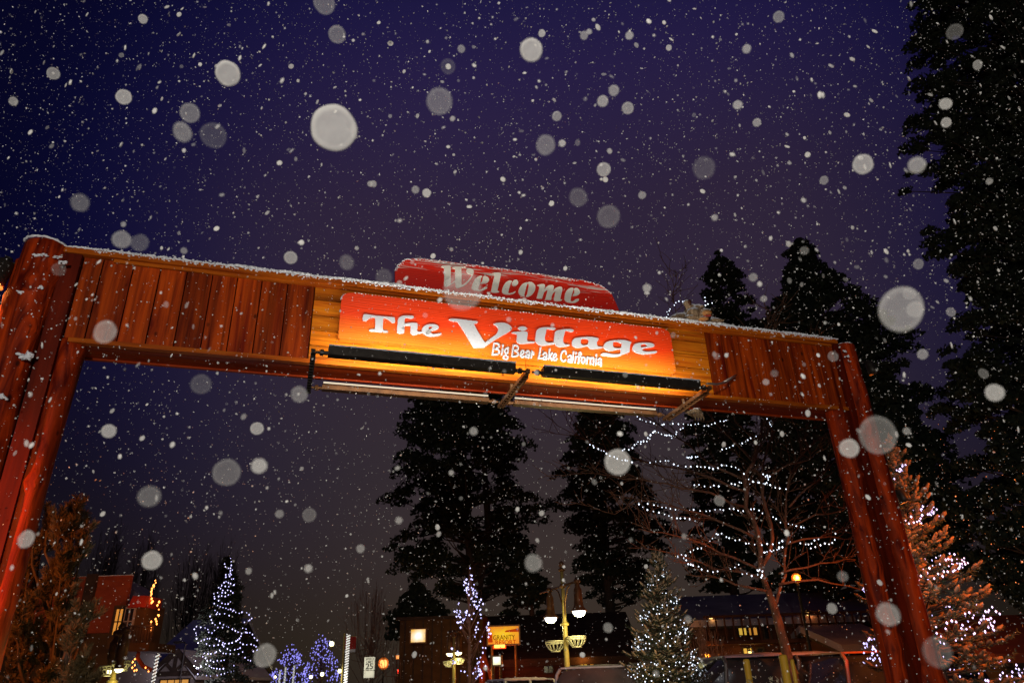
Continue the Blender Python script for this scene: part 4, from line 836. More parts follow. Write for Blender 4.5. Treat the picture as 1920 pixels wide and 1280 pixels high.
# small deciduous trees in lights
def lit_tree(label, llabel, Y, x, ytop, wpx, seed, bm, r, nst, keep=0, step=.3, crown_lo=.35, shape=None):
    rr = random.Random(seed); B = W(x, 1290, Y); T_ = W(x, ytop, Y); Hh = T_[2]; wm = wpx/F_PX*Y/2
    o = empty('bare_tree', (B[0], Y, 0), label, 'tree'); O2 = np.array([B[0], Y, 0]); dx = T_[0]-B[0]
    a = MB(); a.tube([(0, 0, 0), (dx*.3, 0, Hh*.35), (dx, 0, Hh)], [.085, .06, .012], 7, .05); paths = []
    for i in range(nst):
        z0 = Hh*rr.uniform(crown_lo*.8, .8); az = rr.uniform(0, 6.28); zt = z0+Hh*rr.uniform(.08, .22); f = shape(zt/Hh) if shape else math.sin(math.pi*min(1, max(.08, (1.02-zt/Hh))/.75*.5)); q = wm*f*rr.uniform(.75, 1.05)
        t0 = np.array([dx*z0/Hh, 0, z0]); tip = np.array([dx*zt/Hh+q*math.cos(az), q*math.sin(az), min(zt, Hh)]); P = [t0, t0*.5+tip*.5+np.array([0, 0, -.05]), tip]; a.tube(P, [.025, .018, .006], 4); branchy(a, P, .008, .005, rr, 1, 3, tw=.5)
        d2 = az+rr.uniform(.5, 1.3); tip2 = np.array([q*math.cos(d2), q*math.sin(d2), tip[2]-.1*Hh*rr.random()]); paths.append([O2+tip, O2+(tip+tip2)/2-np.array([0, 0, .06*Hh]), O2+tip2])
        if rr.random() < .5: paths.append([O2+t0*.3+tip*.7, O2+tip])
    a.build('trunk', M['bark2'], o, True)
    lights(llabel, paths, step, r, bm, tuple(O2), keep, jit=.03); return o
lit_tree('slender leafless tree left of the orange sign', 'blue-white light strings on the slender tree left of the orange sign', 26, 880, 1062, 84, 61, M['bulblav'], .026, 30, 100, .20, .30, lambda t: 1.0-(.0 if t < .6 else min(.85, (t-.6)*2.6)) if t > .45 else .55)
lit_tree('leftmost of the small leafless trees in the distance, covered in violet lights', 'violet light strings on the leftmost small tree in the distance', 62, 545, 1205, 92, 62, M['bulbblue'], .045, 60, 0, .36)
lit_tree('small leafless tree covered in violet lights just left of the glowing white pole', 'violet light strings on the small tree just left of the glowing white pole', 56, 603, 1185, 80, 63, M['bulbblue'], .042, 60, 0, .34)
lit_tree('small leafless tree with faint violet lights at the right foot of the Christmas tree', 'faint violet light strings at the right foot of the Christmas tree', 58, 482, 1222, 50, 64, M['bulbblue'], .04, 26, 0, .36)
# ================================================================ STREET LAMPS
M['globe'] = mat('lit_globe', (1, 1, .95), emit=(.95, .98, 1.0), estr=3.0)
M['globeyel'] = mat('lit_globe_warm', (1, 1, .8), emit=(1, .90, .52), estr=3.5)
M['pole'] = mat('lamp_pole_paint', (.42, .33, .10), (.30, .22, .06), .45, (9, 9, 9))
M['basketwire'] = mat('basket_wire', (.62, .60, .45), (.45, .44, .3), .5)
def basket(o, c, r, name='basket'):
    a = MB(); ring = [(c[0]+r*math.cos(t), c[1]+r*math.sin(t), c[2]) for t in np.linspace(0, 2*math.pi, 25)]; a.tube(ring, .016, 6); a.tube([(p[0], p[1], p[2]-.05) for p in ring], .012, 6)
    for k in range(14):
        t = 2*math.pi*k/14; a.tube([(c[0]+r*math.cos(t)*math.cos(u), c[1]+r*math.sin(t)*math.cos(u), c[2]-r*math.sin(u)*1.0) for u in np.linspace(0, 1.45, 7)], .010, 4)
    a.tube([(c[0]+.12*math.cos(t), c[1]+.12*math.sin(t), c[2]-r*.98) for t in np.linspace(0, 6.283, 13)], .014, 5)
    return a.build(name, M['basketwire'], o, True)
def street_lamp(label, Y, px, s, zt, zarm, dirv, power, low=1, arm=1.15, banner=True, bs=1.0, gs=1.0):
    B = W(px, 1290, Y); o = empty('street_lamp', (B[0], Y, 0), label, 'street lamp'); d = nrm((*dirv, 0))
    a = MB(); a.lathe((0, 0, 0), [(.16, 0), (.16, .25), (.11, .35), (.075, .5), (.062, zarm-.9), (.05, zarm-.85), (.045, zt-.25), (.0, zt-.25)], 14); a.lathe((0, 0, zarm-1.0), [(.062, 0), (.11, .02), (.11, .07), (.06, .1)], 14); a.build('pole', M['pole'], o, True)
    a = MB(); a.lathe((0, 0, zt-.27), [(.045, 0), (.09, .03), (.10, .07), (.05, .09), (.07, .13), (.085, .18), (.06, .24), (.0, .29)], 14); a.build('finial', M['bronze'], o, True)
    a = MB(); L1 = arm; Ln = arm*(1.75 if banner else 1)
    a.tube([-d*Ln+np.array([0, 0, zarm]), d*L1+np.array([0, 0, zarm])], .028, 8); a.ell((0, 0, zarm), (.085, .085, .07), 12, 8)
    for s_ in (-1, 1):
        a.ell(d*arm*s_+np.array([0, 0, zarm]), (.09, .09, .075), 12, 8); a.tube([d*.04*s_+np.array([0, 0, zarm-.75]), d*.10*s_+np.array([0, 0, zarm-.45]), d*.30*s_+np.array([0, 0, zarm-.12]), d*.5*s_+np.array([0, 0, zarm-.02])], .018, 6)
    a.build('arm', M['bronze'], o, True)
    for s_ in (-1, 1):
        c = d*arm*s_; a = MB(); a.lathe((c[0], c[1], zarm-.72), [(.20*gs, 0), (.205*gs, .02), (.13*gs, .10), (.11, .25), (.10, .52), (.06, .60), (.04, .72)], 16); h = a.build('lamp_housing', M['bronze'], o, True)
        a = MB(); a.ell((c[0], c[1], zarm-.725), (.165*gs, .165*gs, .13*gs), 16, 10); a.build('globe', M['globe'] if power > 50 else M['globeyel'], h, True)
        lamp('street_lamp_light', 'POINT', (c[0], c[1], zarm-.98), power, (1, .86, .34), .12, parent=o)
        basket(o, (.27*s_*bs, -.12*s_, zarm-1.27*low-(.08 if s_ < 0 else 0)), .25*bs)
    return o
T_ = W(1047, 1052, 20); zt_ = T_[2]; za_ = W(1050, 1098, 20)[2]
street_lamp('tall double-headed street lamp with two white hanging baskets, near the frosted spruce', 20, 1066, 1, zt_, za_, (.40, -1.1), 90, arm=.95)
T2 = W(850, 1207, 29)
street_lamp('small distant double-headed street lamp left of the orange sign', 29, 851, 1, T2[2]+.50, T2[2]+.42, (.5, -.85), 18, arm=.38, banner=False, bs=.8, gs=.75, low=.72)
sl3 = street_lamp('faint double-headed street lamp seen through the left pine', 16, 208, 1, 2.9, 2.72, (.55, -.7), 10, low=.45, arm=.42, banner=False, bs=.7, gs=.5)

M['haloshell'] = mat('orange_halo_shell', (.6, .2, .05), emit=(1, .20, .015), estr=.8, alpha=.42)  # added glowing shell: stands in for the soft halo around a lamp
def post_globe(label, Y, px, py, r, m, power=0, col=(1, .8, .4), group='small globe lamps along the far street', shade=False):
    P = W(px, py, Y); o = empty('globe_lamp', (P[0], Y, 0), label, 'lamp', group=group); z = P[2]
    a = MB(); a.lathe((0, 0, 0), [(.09, 0), (.05, .3), (.035, z-r*1.3), (.08, z-r)], 10); a.build('pole', M['black'] if power > 80 else M['pole'], o, True)
    a = MB(); a.ell((0, 0, z), (r, r, r*1.15), 12, 9); g_ = a.build('globe', m, o, True)
    if power > 80: a = MB(); a.ell((0, 0, z), (r*1.4, r*1.4, r*1.5), 16, 12); a.build('halo_shell', M['haloshell'], o, True)
    a = MB(); a.lathe((0, 0, z+r*.9), [(r*.9, 0), (r*.5, r*.35), (.02, r*.9), (0, r*1.1)], 10); a.build('cap', M['black'], o, True)
    if power: lamp('globe_light', 'POINT', (0, -.1, z+.0), power, col, r*1.1, parent=o)
for px, py, r, lb in ((583, 1268, .10, 'small globe lamp beside the orange glow under the violet-lit trees'), (604, 1263, .12, 'small globe lamp right of the orange glow, under the violet-lit trees'), (637, 1257, .12, 'small globe lamp immediately left of the glowing white pole'), (516, 1268, .07, 'faint globe lamp left of the white light columns')):
    post_globe(lb, 50, px, py, r, M['globeyel'], 5)
post_globe('globe lamp hanging in front of the violet-lit tree, left of the white pole', 46, 622, 1206, .14, M['globeyel'], 10)
M['sod'] = mat('sodium_lamp', (1, .7, .3), emit=(1, .38, .05), estr=1.45)
M['sodw'] = mat('sodium_lamp_white', (1, .9, .7), emit=(1, .62, .20), estr=1.8)
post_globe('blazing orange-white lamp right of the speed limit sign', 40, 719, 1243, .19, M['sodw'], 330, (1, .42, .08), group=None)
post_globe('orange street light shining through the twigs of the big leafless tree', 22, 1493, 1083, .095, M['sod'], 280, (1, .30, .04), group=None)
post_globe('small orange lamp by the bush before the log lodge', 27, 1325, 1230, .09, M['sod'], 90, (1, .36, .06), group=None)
# glowing light-wrapped columns
def column(label, Y, px, ytop, w_, m, group='white light-wrapped columns along the far street'):
    P = W(px, ytop, Y); o = empty('light_column', (W(px, 1290, Y)[0], Y, 0), label, 'light column', group=group); h = P[2]; a = MB(); a.lathe((0, 0, 0), [(w_*1.1, 0), (w_*1.1, .2), (w_*.7, .22), (w_*.7, h-.05), (0, h-.05)], 12); a.build('pole', M['steel'], o)
    a = MB(); P = [(w_*math.cos(t), w_*math.sin(t), .25+(h-.3)*t/(2*math.pi*h*9)) for t in np.linspace(0, 2*math.pi*h*9, int(h*9*9))]; a.tube(P, .024 if w_ > .06 else .018, 5); a.build('rope_light', m, o)
M['rope'] = mat('rope_light', (1, 1, 1), emit=(1, 1, .93), estr=.80)
column('tall glowing white column beside the red banner', 34, 647, 1186, .068, M['rope'])
for px, yt, lb in ((522, 1255, 'leftmost glowing white column under the violet-lit trees'), (532, 1248, 'second glowing white column from the left under the violet-lit trees'), (548, 1245, 'rightmost glowing white column under the violet-lit trees')):
    column(lb, 55, px, yt, .048, M['rope'])
column('glowing white column on the corner of the half-timbered house', 24, 285, 1222, .045, M['rope'], group=None)

# ================================================================ SIGNS
M['red'] = mat('red_cloth', (.45, .02, .012), (.33, .012, .01), .7)
M['signwhite'] = mat('sign_white', (.80, .80, .72), (.72, .72, .64), .5, emit=None)
M['ink'] = mat('sign_black', (.02, .02, .02))
def flat_text(body, size, c, parent, m, name, width=None, shear=0, depth=.004, rz=0, seq=0):
    vs, fs = text_mesh(body, size, shear, depth, width); a = MB(); a.add([(c[0]+x, c[1]-z, c[2]+y) for x, y, z in vs], fs); return a.build(name, m, parent)
Yp = 38; P = W(693, 1243, Yp)
sg = empty('speed_limit_sign', (P[0], Yp, 0), 'white SPEED LIMIT 25 sign with a blank plate under it, on a post', 'sign')
a = MB(); a.tube([(0, .05, 0), (0, .05, P[2]+.35)], .035, 8); a.build('post', M['steel'], sg)
zt = W(693, 1231, Yp)[2]; zm = W(693, 1256, Yp)[2]; zl = W(693, 1270, Yp)[2]; hw = .26
a = MB(); a.prism(rounded([(-hw, zm+.012), (hw, zm+.012), (hw, zt), (-hw, zt)], .03), -.012, .0); pl = a.build('plate', M['signwhite'], sg)
a = MB(); a.prism(rounded([(-hw, zl), (hw, zl), (hw, zm-.012), (-hw, zm-.012)], .03), -.012, .0); a.build('plate', M['signwhite'], sg)
hh = zt-zm; flat_text('SPEED', .15, (0, -.014, zt-hh*.16), pl, M['ink'], 'lettering', .40); flat_text('LIMIT', .15, (0, -.014, zt-hh*.38), pl, M['ink'], 'lettering', .34); flat_text('25', .36, (0, -.014, zt-hh*.72), pl, M['ink'], 'lettering', .36)
lamp('sign_fill', 'SPOT', (P[0]-1.0, Yp-9, 1.0), 2600, (1, .95, .75), .15, target=(P[0], Yp, P[2]), angle=10)  # added spot with no vehicle behind it, brightens the speed sign
# red banner
P = W(658, 1205, 35); a = MB(); zt, zl = W(658, 1193, 35)[2], W(658, 1216, 35)[2]
bn = empty('street_banner', (P[0], 35, 0), 'red banner with a white lower edge right of the glowing white column', 'banner')
a = MB(); a.tube([(-.32, 0, 0), (-.32, 0, zt+.15)], .035, 8); a.tube([(-.32, 0, zt+.02), (.26, 0, zt+.02)], .015, 6); a.build('post', M['pole'], bn)
a = MB(); n = 10; vs = [(-.27+.5*i/n, .03*math.sin(i*.9), z) for z in (zt, zl) for i in range(n+1)]; a.add(vs, [(i, i+1, n+2+i, n+1+i) for i in range(n)]); c_ = a.build('cloth', M['red'], bn); mq = c_.modifiers.new('t', 'SOLIDIFY'); mq.thickness = .006
a = MB(); vs = [(-.27+.5*i/n, .03*math.sin(i*.9), z) for z in (zl-.004, zl-.13) for i in range(n+1)]; a.add(vs, [(i, i+1, n+2+i, n+1+i) for i in range(n)]); c_ = a.build('hem', M['white'], bn); mq = c_.modifiers.new('t', 'SOLIDIFY'); mq.thickness = .006
lamp('banner_light', 'SPOT', (P[0], 32.5, 2.0), 16, (1, .8, .6), .1, target=(P[0], 35, P[2]), angle=40)
# lit box signs
def box_sign(label, Y, x0, y0, x1, y1, m, edge, depth=.22, post=True, group=None):
    A_ = W(x0, y0, Y); B_ = W(x1, y1, Y); cx = (A_[0]+B_[0])/2; o = empty('lit_sign', (cx, Y, 0), label, 'sign', group=group); hw = abs(B_[0]-A_[0])/2; z0, z1 = B_[2], A_[2]
    a = MB(); e_ = .05; a.bx(-hw, hw, .0, depth, z0, z0+e_); a.bx(-hw, hw, 0, depth, z1-e_, z1); a.bx(-hw, -hw+e_, .0015, depth, z0+e_, z1-e_); a.bx(hw-e_, hw, .0015, depth, z0+e_, z1-e_); a.bx(-hw+e_, hw-e_, depth-.02, depth-.002, z0+e_, z1-e_); a.build('frame', M['bronze'], o)
    a = MB(); a.bx(-hw+e_+.002, hw-e_-.002, .01, .03, z0+e_+.002, z1-e_-.002); pn = a.build('panel', m, o)
    if post:
        a = MB()
        for s in (-1, 1): a.tube([(s*hw*.7, depth/2, 0), (s*hw*.7, depth/2, z0)], .05, 8)
        a.build('post', M['bronze'], o)
    return o, pn, hw, z0, z1, cx
def glow_mat(name, edge, mid, s0, s1, centre, size):
    m = bpy.data.materials.new(name); m.use_nodes = True; n = m.node_tree.nodes; l = m.node_tree.links; p = n['Principled BSDF']
    tx = n.new('ShaderNodeTexCoord'); mp = n.new('ShaderNodeMapping'); mp.vector_type = 'TEXTURE'; mp.inputs['Location'].default_value = centre; mp.inputs['Scale'].default_value = size; l.new(tx.outputs['Object'], mp.inputs[0])
    g = n.new('ShaderNodeTexGradient'); g.gradient_type = 'QUADRATIC_SPHERE'; l.new(mp.outputs[0], g.inputs[0])
    z = n.new('ShaderNodeTexNoise'); z.inputs['Scale'].default_value = 3.5; l.new(tx.outputs['Object'], z.inputs[0]); ad = n.new('ShaderNodeMath'); ad.operation = 'MULTIPLY_ADD'; ad.inputs[1].default_value = .5; l.new(z.outputs[0], ad.inputs[0]); l.new(g.outputs[0], ad.inputs[2])
    r = n.new('ShaderNodeMapRange'); r.inputs[1].default_value = .2; r.inputs[2].default_value = .9; l.new(ad.outputs[0], r.inputs[0])
    mx = n.new('ShaderNodeMix'); mx.data_type = 'RGBA'; mx.inputs[6].default_value = (*edge, 1); mx.inputs[7].default_value = (*mid, 1); l.new(r.outputs[0], mx.inputs[0]); l.new(mx.outputs[2], p.inputs['Emission Color'])
    q = n.new('ShaderNodeMapRange'); q.inputs[3].default_value = s0; q.inputs[4].default_value = s1; l.new(r.outputs[0], q.inputs[0]); l.new(q.outputs[0], p.inputs['Emission Strength']); p.inputs['Base Color'].default_value = (.3, .2, .1, 1); return m
Yo = 30; A_ = W(912, 1172, Yo); B_ = W(976, 1208, Yo); cz = (A_[2]+B_[2])/2
M['orsign'] = glow_mat('orange_sign_glow', (.85, .16, .0), (.80, .50, .0), .8, 1.0, (0, 0, cz), (1.1, 1, .6))
o, pn, hw, z0, z1, cx = box_sign('wide backlit orange and yellow sign reading GRANITY RESORT', Yo, 912, 1172, 976, 1208, M['orsign'], 0)
M['brownink'] = mat('sign_brown', (.10, .03, .0), emit=(.22, .06, 0), estr=.6); M['redink'] = mat('sign_red', (.3, .03, .0), emit=(.50, .04, 0), estr=.7)
hh = z1-z0
flat_text('GRANITY', .24, (.02, .006, z0+hh*.38), pn, M['brownink'], 'lettering', .85); flat_text('RESORT', .22, (.08, .006, z0+hh*.14), pn, M['redink'], 'lettering', .80)
a = MB(); a.prism(rounded([(.05, z1-.26), (.62, z1-.26), (.60, z1-.13), (.35, z1-.17), (.10, z1-.20)], .03), -.002, .009); a.prism(rounded([(-.60, z0+.12), (-.42, z0+.12), (-.44, z0+.42), (-.50, z0+.50), (-.58, z0+.44)], .03), -.001, .0085); a.build('picture', M['redink'], pn)
P = W(937, 1210.5, Yo); a = MB(); zc = P[2]; xc = P[0]-cx
a.bx(xc-.26, xc+.24, .03, .15, zc-.085, zc+.075); nb = a.build('neon_box', mat('neon_box', (.3, .02, .01), emit=(1, .05, .0), estr=1.6), o)
a = MB(); a.tube([(xc-.20, .0, zc-.04), (xc+.20, .0, zc-.04), (xc+.20, .0, zc+.035), (xc-.20, .0, zc+.035), (xc-.2, 0, zc-.04)], .026, 6); a.tube([(xc-.2, -.0, zc), (xc+.2, 0, zc)], .024, 6); a.build('neon_tube', mat('neon', (1, .8, .3), emit=(1, .72, .14), estr=1.3), nb)
lamp('sign_glow', 'POINT', (cx, Yo-.5, (z0+z1)/2-.9), 24, (1, .22, .03), .3)
M['wsq'] = glow_mat('white_square_glow', (.95, .50, .02), (1, .95, .9), .9, 1.3, (0, .02, W(784, 1191, 31)[2]), (.46, 1, .40))
box_sign('backlit square white and amber sign high on the brown building', 31, 768.5, 1177, 799.5, 1205, M['wsq'], 0, post=False)
M['ysq'] = glow_mat('yellow_square_glow', (.9, .8, .2), (1, 1, .9), .8, 1.25, (0, 0, W(931, 1237, 30)[2]), (.4, 1, .4))
box_sign('small backlit white square sign below the orange sign', 29, 921.5, 1228, 941.5, 1248, M['ysq'], 0)
M['orbar'] = mat('orange_bar', (1, .5, .2), emit=(1, .34, .08), estr=1.6)
o, pn, hw, z0, z1, cx = box_sign('small glowing orange sign right of the blazing lamp', 42, 741, 1226, 759, 1236, M['orbar'], 0)
P = W(748, 1268, 40); o = empty('traffic_light', (P[0], 40, 0), 'small signal glowing red left of the brown building', 'signal'); a = MB(); a.tube([(0, .1, 0), (0, .1, P[2]+.4)], .04, 8); a.bx(-.13, .13, -.06, .09, P[2]-.35, P[2]+.42); a.build('housing', M['black'], o)
for k, m_ in ((.25, mat('signal_red', (1, .1, .1), emit=(1, .03, .02), estr=2.2)), (0, M['black']), (-.22, M['black'])):
    a = MB(); a.ell((0, -.07, P[2]+k), (.10, .03, .10), 12, 8); a.build('lens', m_, o, True)

# ================================================================ BUILDINGS
M['wallbrown'] = mat('brown_wall', (.10, .05, .016), (.055, .026, .008), .85, (1.5, 1.5, 3), .2)
M['wallred'] = mat('rust_wall', (.33, .060, .018), (.22, .035, .012), .8, (2, 2, 5), .2)
M['walllog'] = mat('log_wall', (.09, .025, .009), (.04, .012, .005), .8, (1, 1, 9), .4)
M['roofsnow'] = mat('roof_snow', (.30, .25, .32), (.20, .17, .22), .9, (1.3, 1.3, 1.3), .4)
M['darkwood'] = mat('dark_timber', (.06, .035, .022), (.03, .018, .012), .8, (3, 3, 9), .2)
M['plaster'] = mat('plaster', (.30, .25, .22), (.22, .18, .16), .9)
M['winlit'] = mat('lit_window', (1, .6, .2), (.8, .4, .1), .4, (2, 2, 2), emit=(1, .44, .06), estr=.42)
M['winlity'] = mat('lit_window_yellow', (1, .7, .2), (.8, .5, .1), .4, (2, 2, 2), emit=(.95, .60, .08), estr=.55)
M['windark'] = mat('dark_glass', (.02, .022, .03), (.015, .015, .02), .15)
def gable_house(name, label, x0, x1, y0, y1, zw, zr, wall, roof, axis='x', over=.4, thick=.22, gabm=None, cat='building'):
    """ridge along axis"""
    cx, cy = (x0+x1)/2, (y0+y1)/2; o = empty(name, (cx, cy, 0), label, cat); hx, hy = (x1-x0)/2, (y1-y0)/2
    a = MB()
    if axis == 'x': prof_ = [(-hy, 0), (hy, 0), (hy, zw), (0, zr-thick), (-hy, zw)]; n = 5; a.add([(x, y, z) for x in (-hx, hx) for y, z in prof_], [(4,3,2,1,0), (5,6,7,8,9), (0,1,6,5), (1,2,7,6), (4,0,5,9)])
    else: a.add([(x, y, z) for y in (-hy, hy) for x, z in [(-hx, 0), (hx, 0), (hx, zw), (0, zr-thick), (-hx, zw)]], [(0,1,2,3,4), (9,8,7,6,5), (1,0,5,6), (2,1,6,7), (0,4,9,5)])
    a.build('wall', wall, o)
    a = MB(); sl = (zr-zw)/(hy if axis == 'x' else hx); U_ = []; F_ = []
    for s in (-1, 1):
        if axis == 'x':
            e_ = hy+over; vs = [(-hx-over, 0, zr), (hx+over, 0, zr), (hx+over, s*e_, zr-sl*e_), (-hx-over, s*e_, zr-sl*e_)]
        else:
            e_ = hx+over; vs = [(0, -hy-over, zr), (0, hy+over, zr), (s*e_, hy+over, zr-sl*e_), (s*e_, -hy-over, zr-sl*e_)]
        k_ = len(U_); U_ += [(x, y, z) for x, y, z in vs]+[(x, y, z) for x, y, z in vs]; F_ += [tuple(i+k_ for i in f) for f in [(0,1,2,3), (7,6,5,4), (0,4,5,1), (1,5,6,2), (2,6,7,3), (3,7,4,0)]]
        a.add(vs+[(x, y, z-thick) for x, y, z in vs], [(0,1,2,3), (7,6,5,4), (0,4,5,1), (1,5,6,2), (2,6,7,3), (3,7,4,0)])
    a.build('roof', roof, o)
    b = MB(); b.add([(x, y, z-(thick+.003 if (i//4) % 2 else thick+.09)) for i, (x, y, z) in enumerate([(p[0], p[1], p[2]) for p in U_])], F_); b.build('eaves', M['darkwood'], o); return o
def window(o, x0, x1, y, z0, z1, m, fm='darkwood', mull=1, nrow=0):
    a = MB(); t = .06
    a.bx(x0-t, x1+t, y-.05, y, z0-t, z0); a.bx(x0-t, x1+t, y-.05, y, z1, z1+t); a.bx(x0-t, x0, y-.048, y, z0, z1); a.bx(x1, x1+t, y-.048, y, z0, z1)
    for k in range(1, mull+1): a.bx(x0+(x1-x0)*k/(mull+1)-.018, x0+(x1-x0)*k/(mull+1)+.018, y-.04, y-.022, z0, z1)
    for k in range(1, nrow+1): a.bx(x0, x1, y-.045, y-.041, z0+(z1-z0)*k/(nrow+1)-.018, z0+(z1-z0)*k/(nrow+1)+.018)
    f = a.build('window', M[fm], o); b = MB(); b.bx(x0, x1, y-.02, y-.006, z0, z1); b.build('pane', m, f); return f
# left lodge
Y1 = 24; XL, XR = W(100, 1180, Y1)[0], W(227, 1180, Y1)[0]
lod = empty('lodge_building', (XR, Y1, 0), 'rust-brown lodge at left with snowy roof, bay window and orange lights up its gable edge', 'building')
zt = W(180, 1080, Y1)[2]; a = MB(); a.bx(XL-XR-4, 0, 0, .14, W(180, 1186, Y1)[2], zt); a.build('wall', M['wallred'], lod)
bxx = W(172, 1100, Y1)[0]-XR; a = MB(); a.bx(bxx-.16, bxx+.16, -.14, -.002, W(180, 1186, Y1)[2]-.2, zt+.06); a.build('pilaster', M['darkwood'], lod)
a = MB(); snow_strip(a, XL-XR-4, 0, -.03, .16, zt+.002, .02, .1, .006); a.build('snow', M['snow'], lod)
a = MB(); a.bx(XL-XR-5, -.2, .16, 3, 0, W(180, 1186, Y1)[2]); a.build('wall', M['wallbrown'], lod)
ra, rb, rc, rd = W(226, 1078, Y1+1.5)-[XR, Y1, 0], W(293, 1078, Y1+7)-[XR, Y1, 0], W(284, 1140, Y1+1.0)-[XR, Y1, 0], W(224, 1136, Y1+.6)-[XR, Y1, 0]
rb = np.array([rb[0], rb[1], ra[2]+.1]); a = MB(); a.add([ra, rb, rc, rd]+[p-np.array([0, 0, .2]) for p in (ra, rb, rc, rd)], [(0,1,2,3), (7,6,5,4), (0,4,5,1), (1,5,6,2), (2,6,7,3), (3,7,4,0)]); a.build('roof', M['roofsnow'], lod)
p0, p1 = W(225, 1136, Y1)-[XR, Y1, 0], W(272, 1195, Y1)-[XR, Y1, 0]
a = MB(); a.bx(p0[0]-.02, p1[0], -.3, 1.0, p1[2]-.3, p0[2]); bay = a.build('bay', M['wallbrown'], lod)
for xa, xb, m_ in ((.10, .32, M['winlit']), (.40, .66, M['windark'])):
    window(lod, p0[0]+(p1[0]-p0[0])*xa, p0[0]+(p1[0]-p0[0])*xb, -.31, p1[2]+.1, p0[2]-.12, m_, 'plaster' if m_ is M['windark'] else 'darkwood', 1, 1)
a = MB(); d0, d1 = W(257, 1120, Y1)-[XR, Y1, 0], W(285, 1140, Y1)-[XR, Y1, 0]; a.prism([(d0[0], d1[2]), (d1[0], d1[2]), (d1[0], d0[2]), (d0[0]+.12, d0[2])], -.5, .6); a.build('dormer', mat('dormer_red', (.32, .025, .01), (.2, .015, .008)), lod)
b0, b1 = W(268, 1208, Y1)-[XR, Y1, 0], W(306, 1222, Y1)-[XR, Y1, 0]; a = MB(); a.bx(b0[0], b1[0], -1.0, .8, b1[2], b0[2]); a.build('balcony', M['wallbrown'], lod)
a = MB()
for k in range(8): a.bx(b0[0]+.05+k*(b1[0]-b0[0])*.13, b0[0]+.10+k*(b1[0]-b0[0])*.13, -1.0, -.96, b0[2]+.004, b0[2]+.45)
a.bx(b0[0], b1[0], -1.01, -.95, b0[2]+.452, b0[2]+.50); a.build('railing', M['darkwood'], lod)
a = MB(); q = [W(262, 1215, Y1-.8), W(258, 1232, Y1-.8), W(268, 1248, Y1-.8), W(284, 1256, Y1-.8)]; a.tube([p-[XR, Y1, 0] for p in q], .06, 8); a.build('brace', M['wallred'], lod, True)
lights('orange light string climbing the left lodge gable edge', [[W(291, 1087, Y1), W(286, 1105, Y1-.1), W(283, 1135, Y1-.2)], [W(298, 1128, Y1-.2), W(296, 1150, Y1-.2), W(292, 1175, Y1-.3)], [W(289, 1100, Y1), W(281, 1118, Y1)], [W(284, 1165, Y1-.3), W(280, 1182, Y1-.3), W(287, 1180, Y1-.3)], [W(226, 1140, Y1-.1), W(222, 1160, Y1-.1)]], .10, .030, M['bulbor'], tuple(W(285, 1290, Y1)), 100, jit=.02)
lights('short orange light string under the left lodge balcony', [[W(250, 1240, Y1-.9), W(248, 1256, Y1-.9)], [W(256, 1238, Y1-.9), W(252, 1262, Y1-.9)], [W(270, 1254, Y1-.9), W(280, 1258, Y1-.9)]], .13, .026, M['bulbor'], tuple(W(252, 1290, Y1)), 100, jit=.03)
q = W(287, 1135, Y1)
for nm, p, pw in (('gable_glow', W(290, 1120, Y1-1), 14), ('gable_glow', W(290, 1165, Y1-1.2), 12), ('wall_glow', W(200, 1150, Y1-4), 60)): lamp(nm, 'POINT', tuple(p), pw, (1, .25, .05), .25)  # the last one hangs free in front of the wall, away from the windows
lamp('lodge_wall_light', 'SPOT', (XR-2.0, Y1-5.5, 1.2), 130, (1, .36, .12), .2, target=(XR-1.2, Y1, zt-.7), angle=60, blend=1)
# half-timbered house with long snowy roof
Y2 = 34; gx0, gx1 = W(286, 1262, Y2)[0], W(366, 1262, Y2)[0]; gz = W(326, 1262, Y2)[2]; pk = W(328, 1216, Y2)[2]
ht = gable_house('timbered_house', 'half-timbered house with a dark truss gable and lilac snowy roof, left of the Christmas tree', gx0, gx1, Y2, Y2+10, gz, pk, M['plaster'], M['snow'], 'y', over=.12, thick=.14)
a = MB(); hw = (gx1-gx0)/2; y_ = -5.06; t = .09
def bar(mb, p, q, y0, w_=.16, d_=.10): L_ = math.hypot(q[0]-p[0], q[1]-p[1]); mb.box(((p[0]+q[0])/2, y0, (p[1]+q[1])/2), (L_, d_, w_), ry=-math.atan2(q[1]-p[1], q[0]-p[0]))
bar(a, (-hw-.1, gz), (hw+.1, gz), y_, .2); bar(a, (0, gz+.1), (0, pk-.3), y_+.01, .13); bar(a, (-.05, gz+.1), (-hw*.5, gz+(pk-gz)*.48), y_+.013, .12, .09); bar(a, (.05, gz+.1), (hw*.5, gz+(pk-gz)*.48), y_+.016, .12, .085); bar(a, (-hw-.12, gz-.05), (0, pk-.05), y_-.02, .2, .12); bar(a, (hw+.12, gz-.05), (0, pk-.052), y_-.024, .2, .125)
a.build('truss', M['darkwood'], ht)
window(ht, -hw*.55, hw*.75, -5.0, gz-1.4, gz-.25, M['winlit'], mull=3)
lr = gable_house('long_house', 'long low house with a broad lilac snow roof behind the truss gable', W(296, 1165, 40)[0], W(392, 1165, 40)[0], 40, 50, W(330, 1240, 40)[2], W(330, 1163, 45)[2], M['wallbrown'], M['snow'], 'x', over=.3)
a = MB(); P = W(348, 1206, 33); ph = empty('street_light', (P[0], 33, 0), 'thin dark unlit street light in front of the lilac snowy roof', 'street lamp'); a.tube([(0, 0, 0), (0, 0, P[2]), (-.05, 0, P[2]+.05), (-.28, 0, P[2]+.08)], .03, 6); a.build('pole', M['black'], ph); a = MB(); a.box((-.36, 0, P[2]+.07), (.28, .14, .08)); a.ell((-.36, 0, P[2]+.03), (.10, .06, .03), 10, 6); a.build('lamp_head', M['black'], ph)
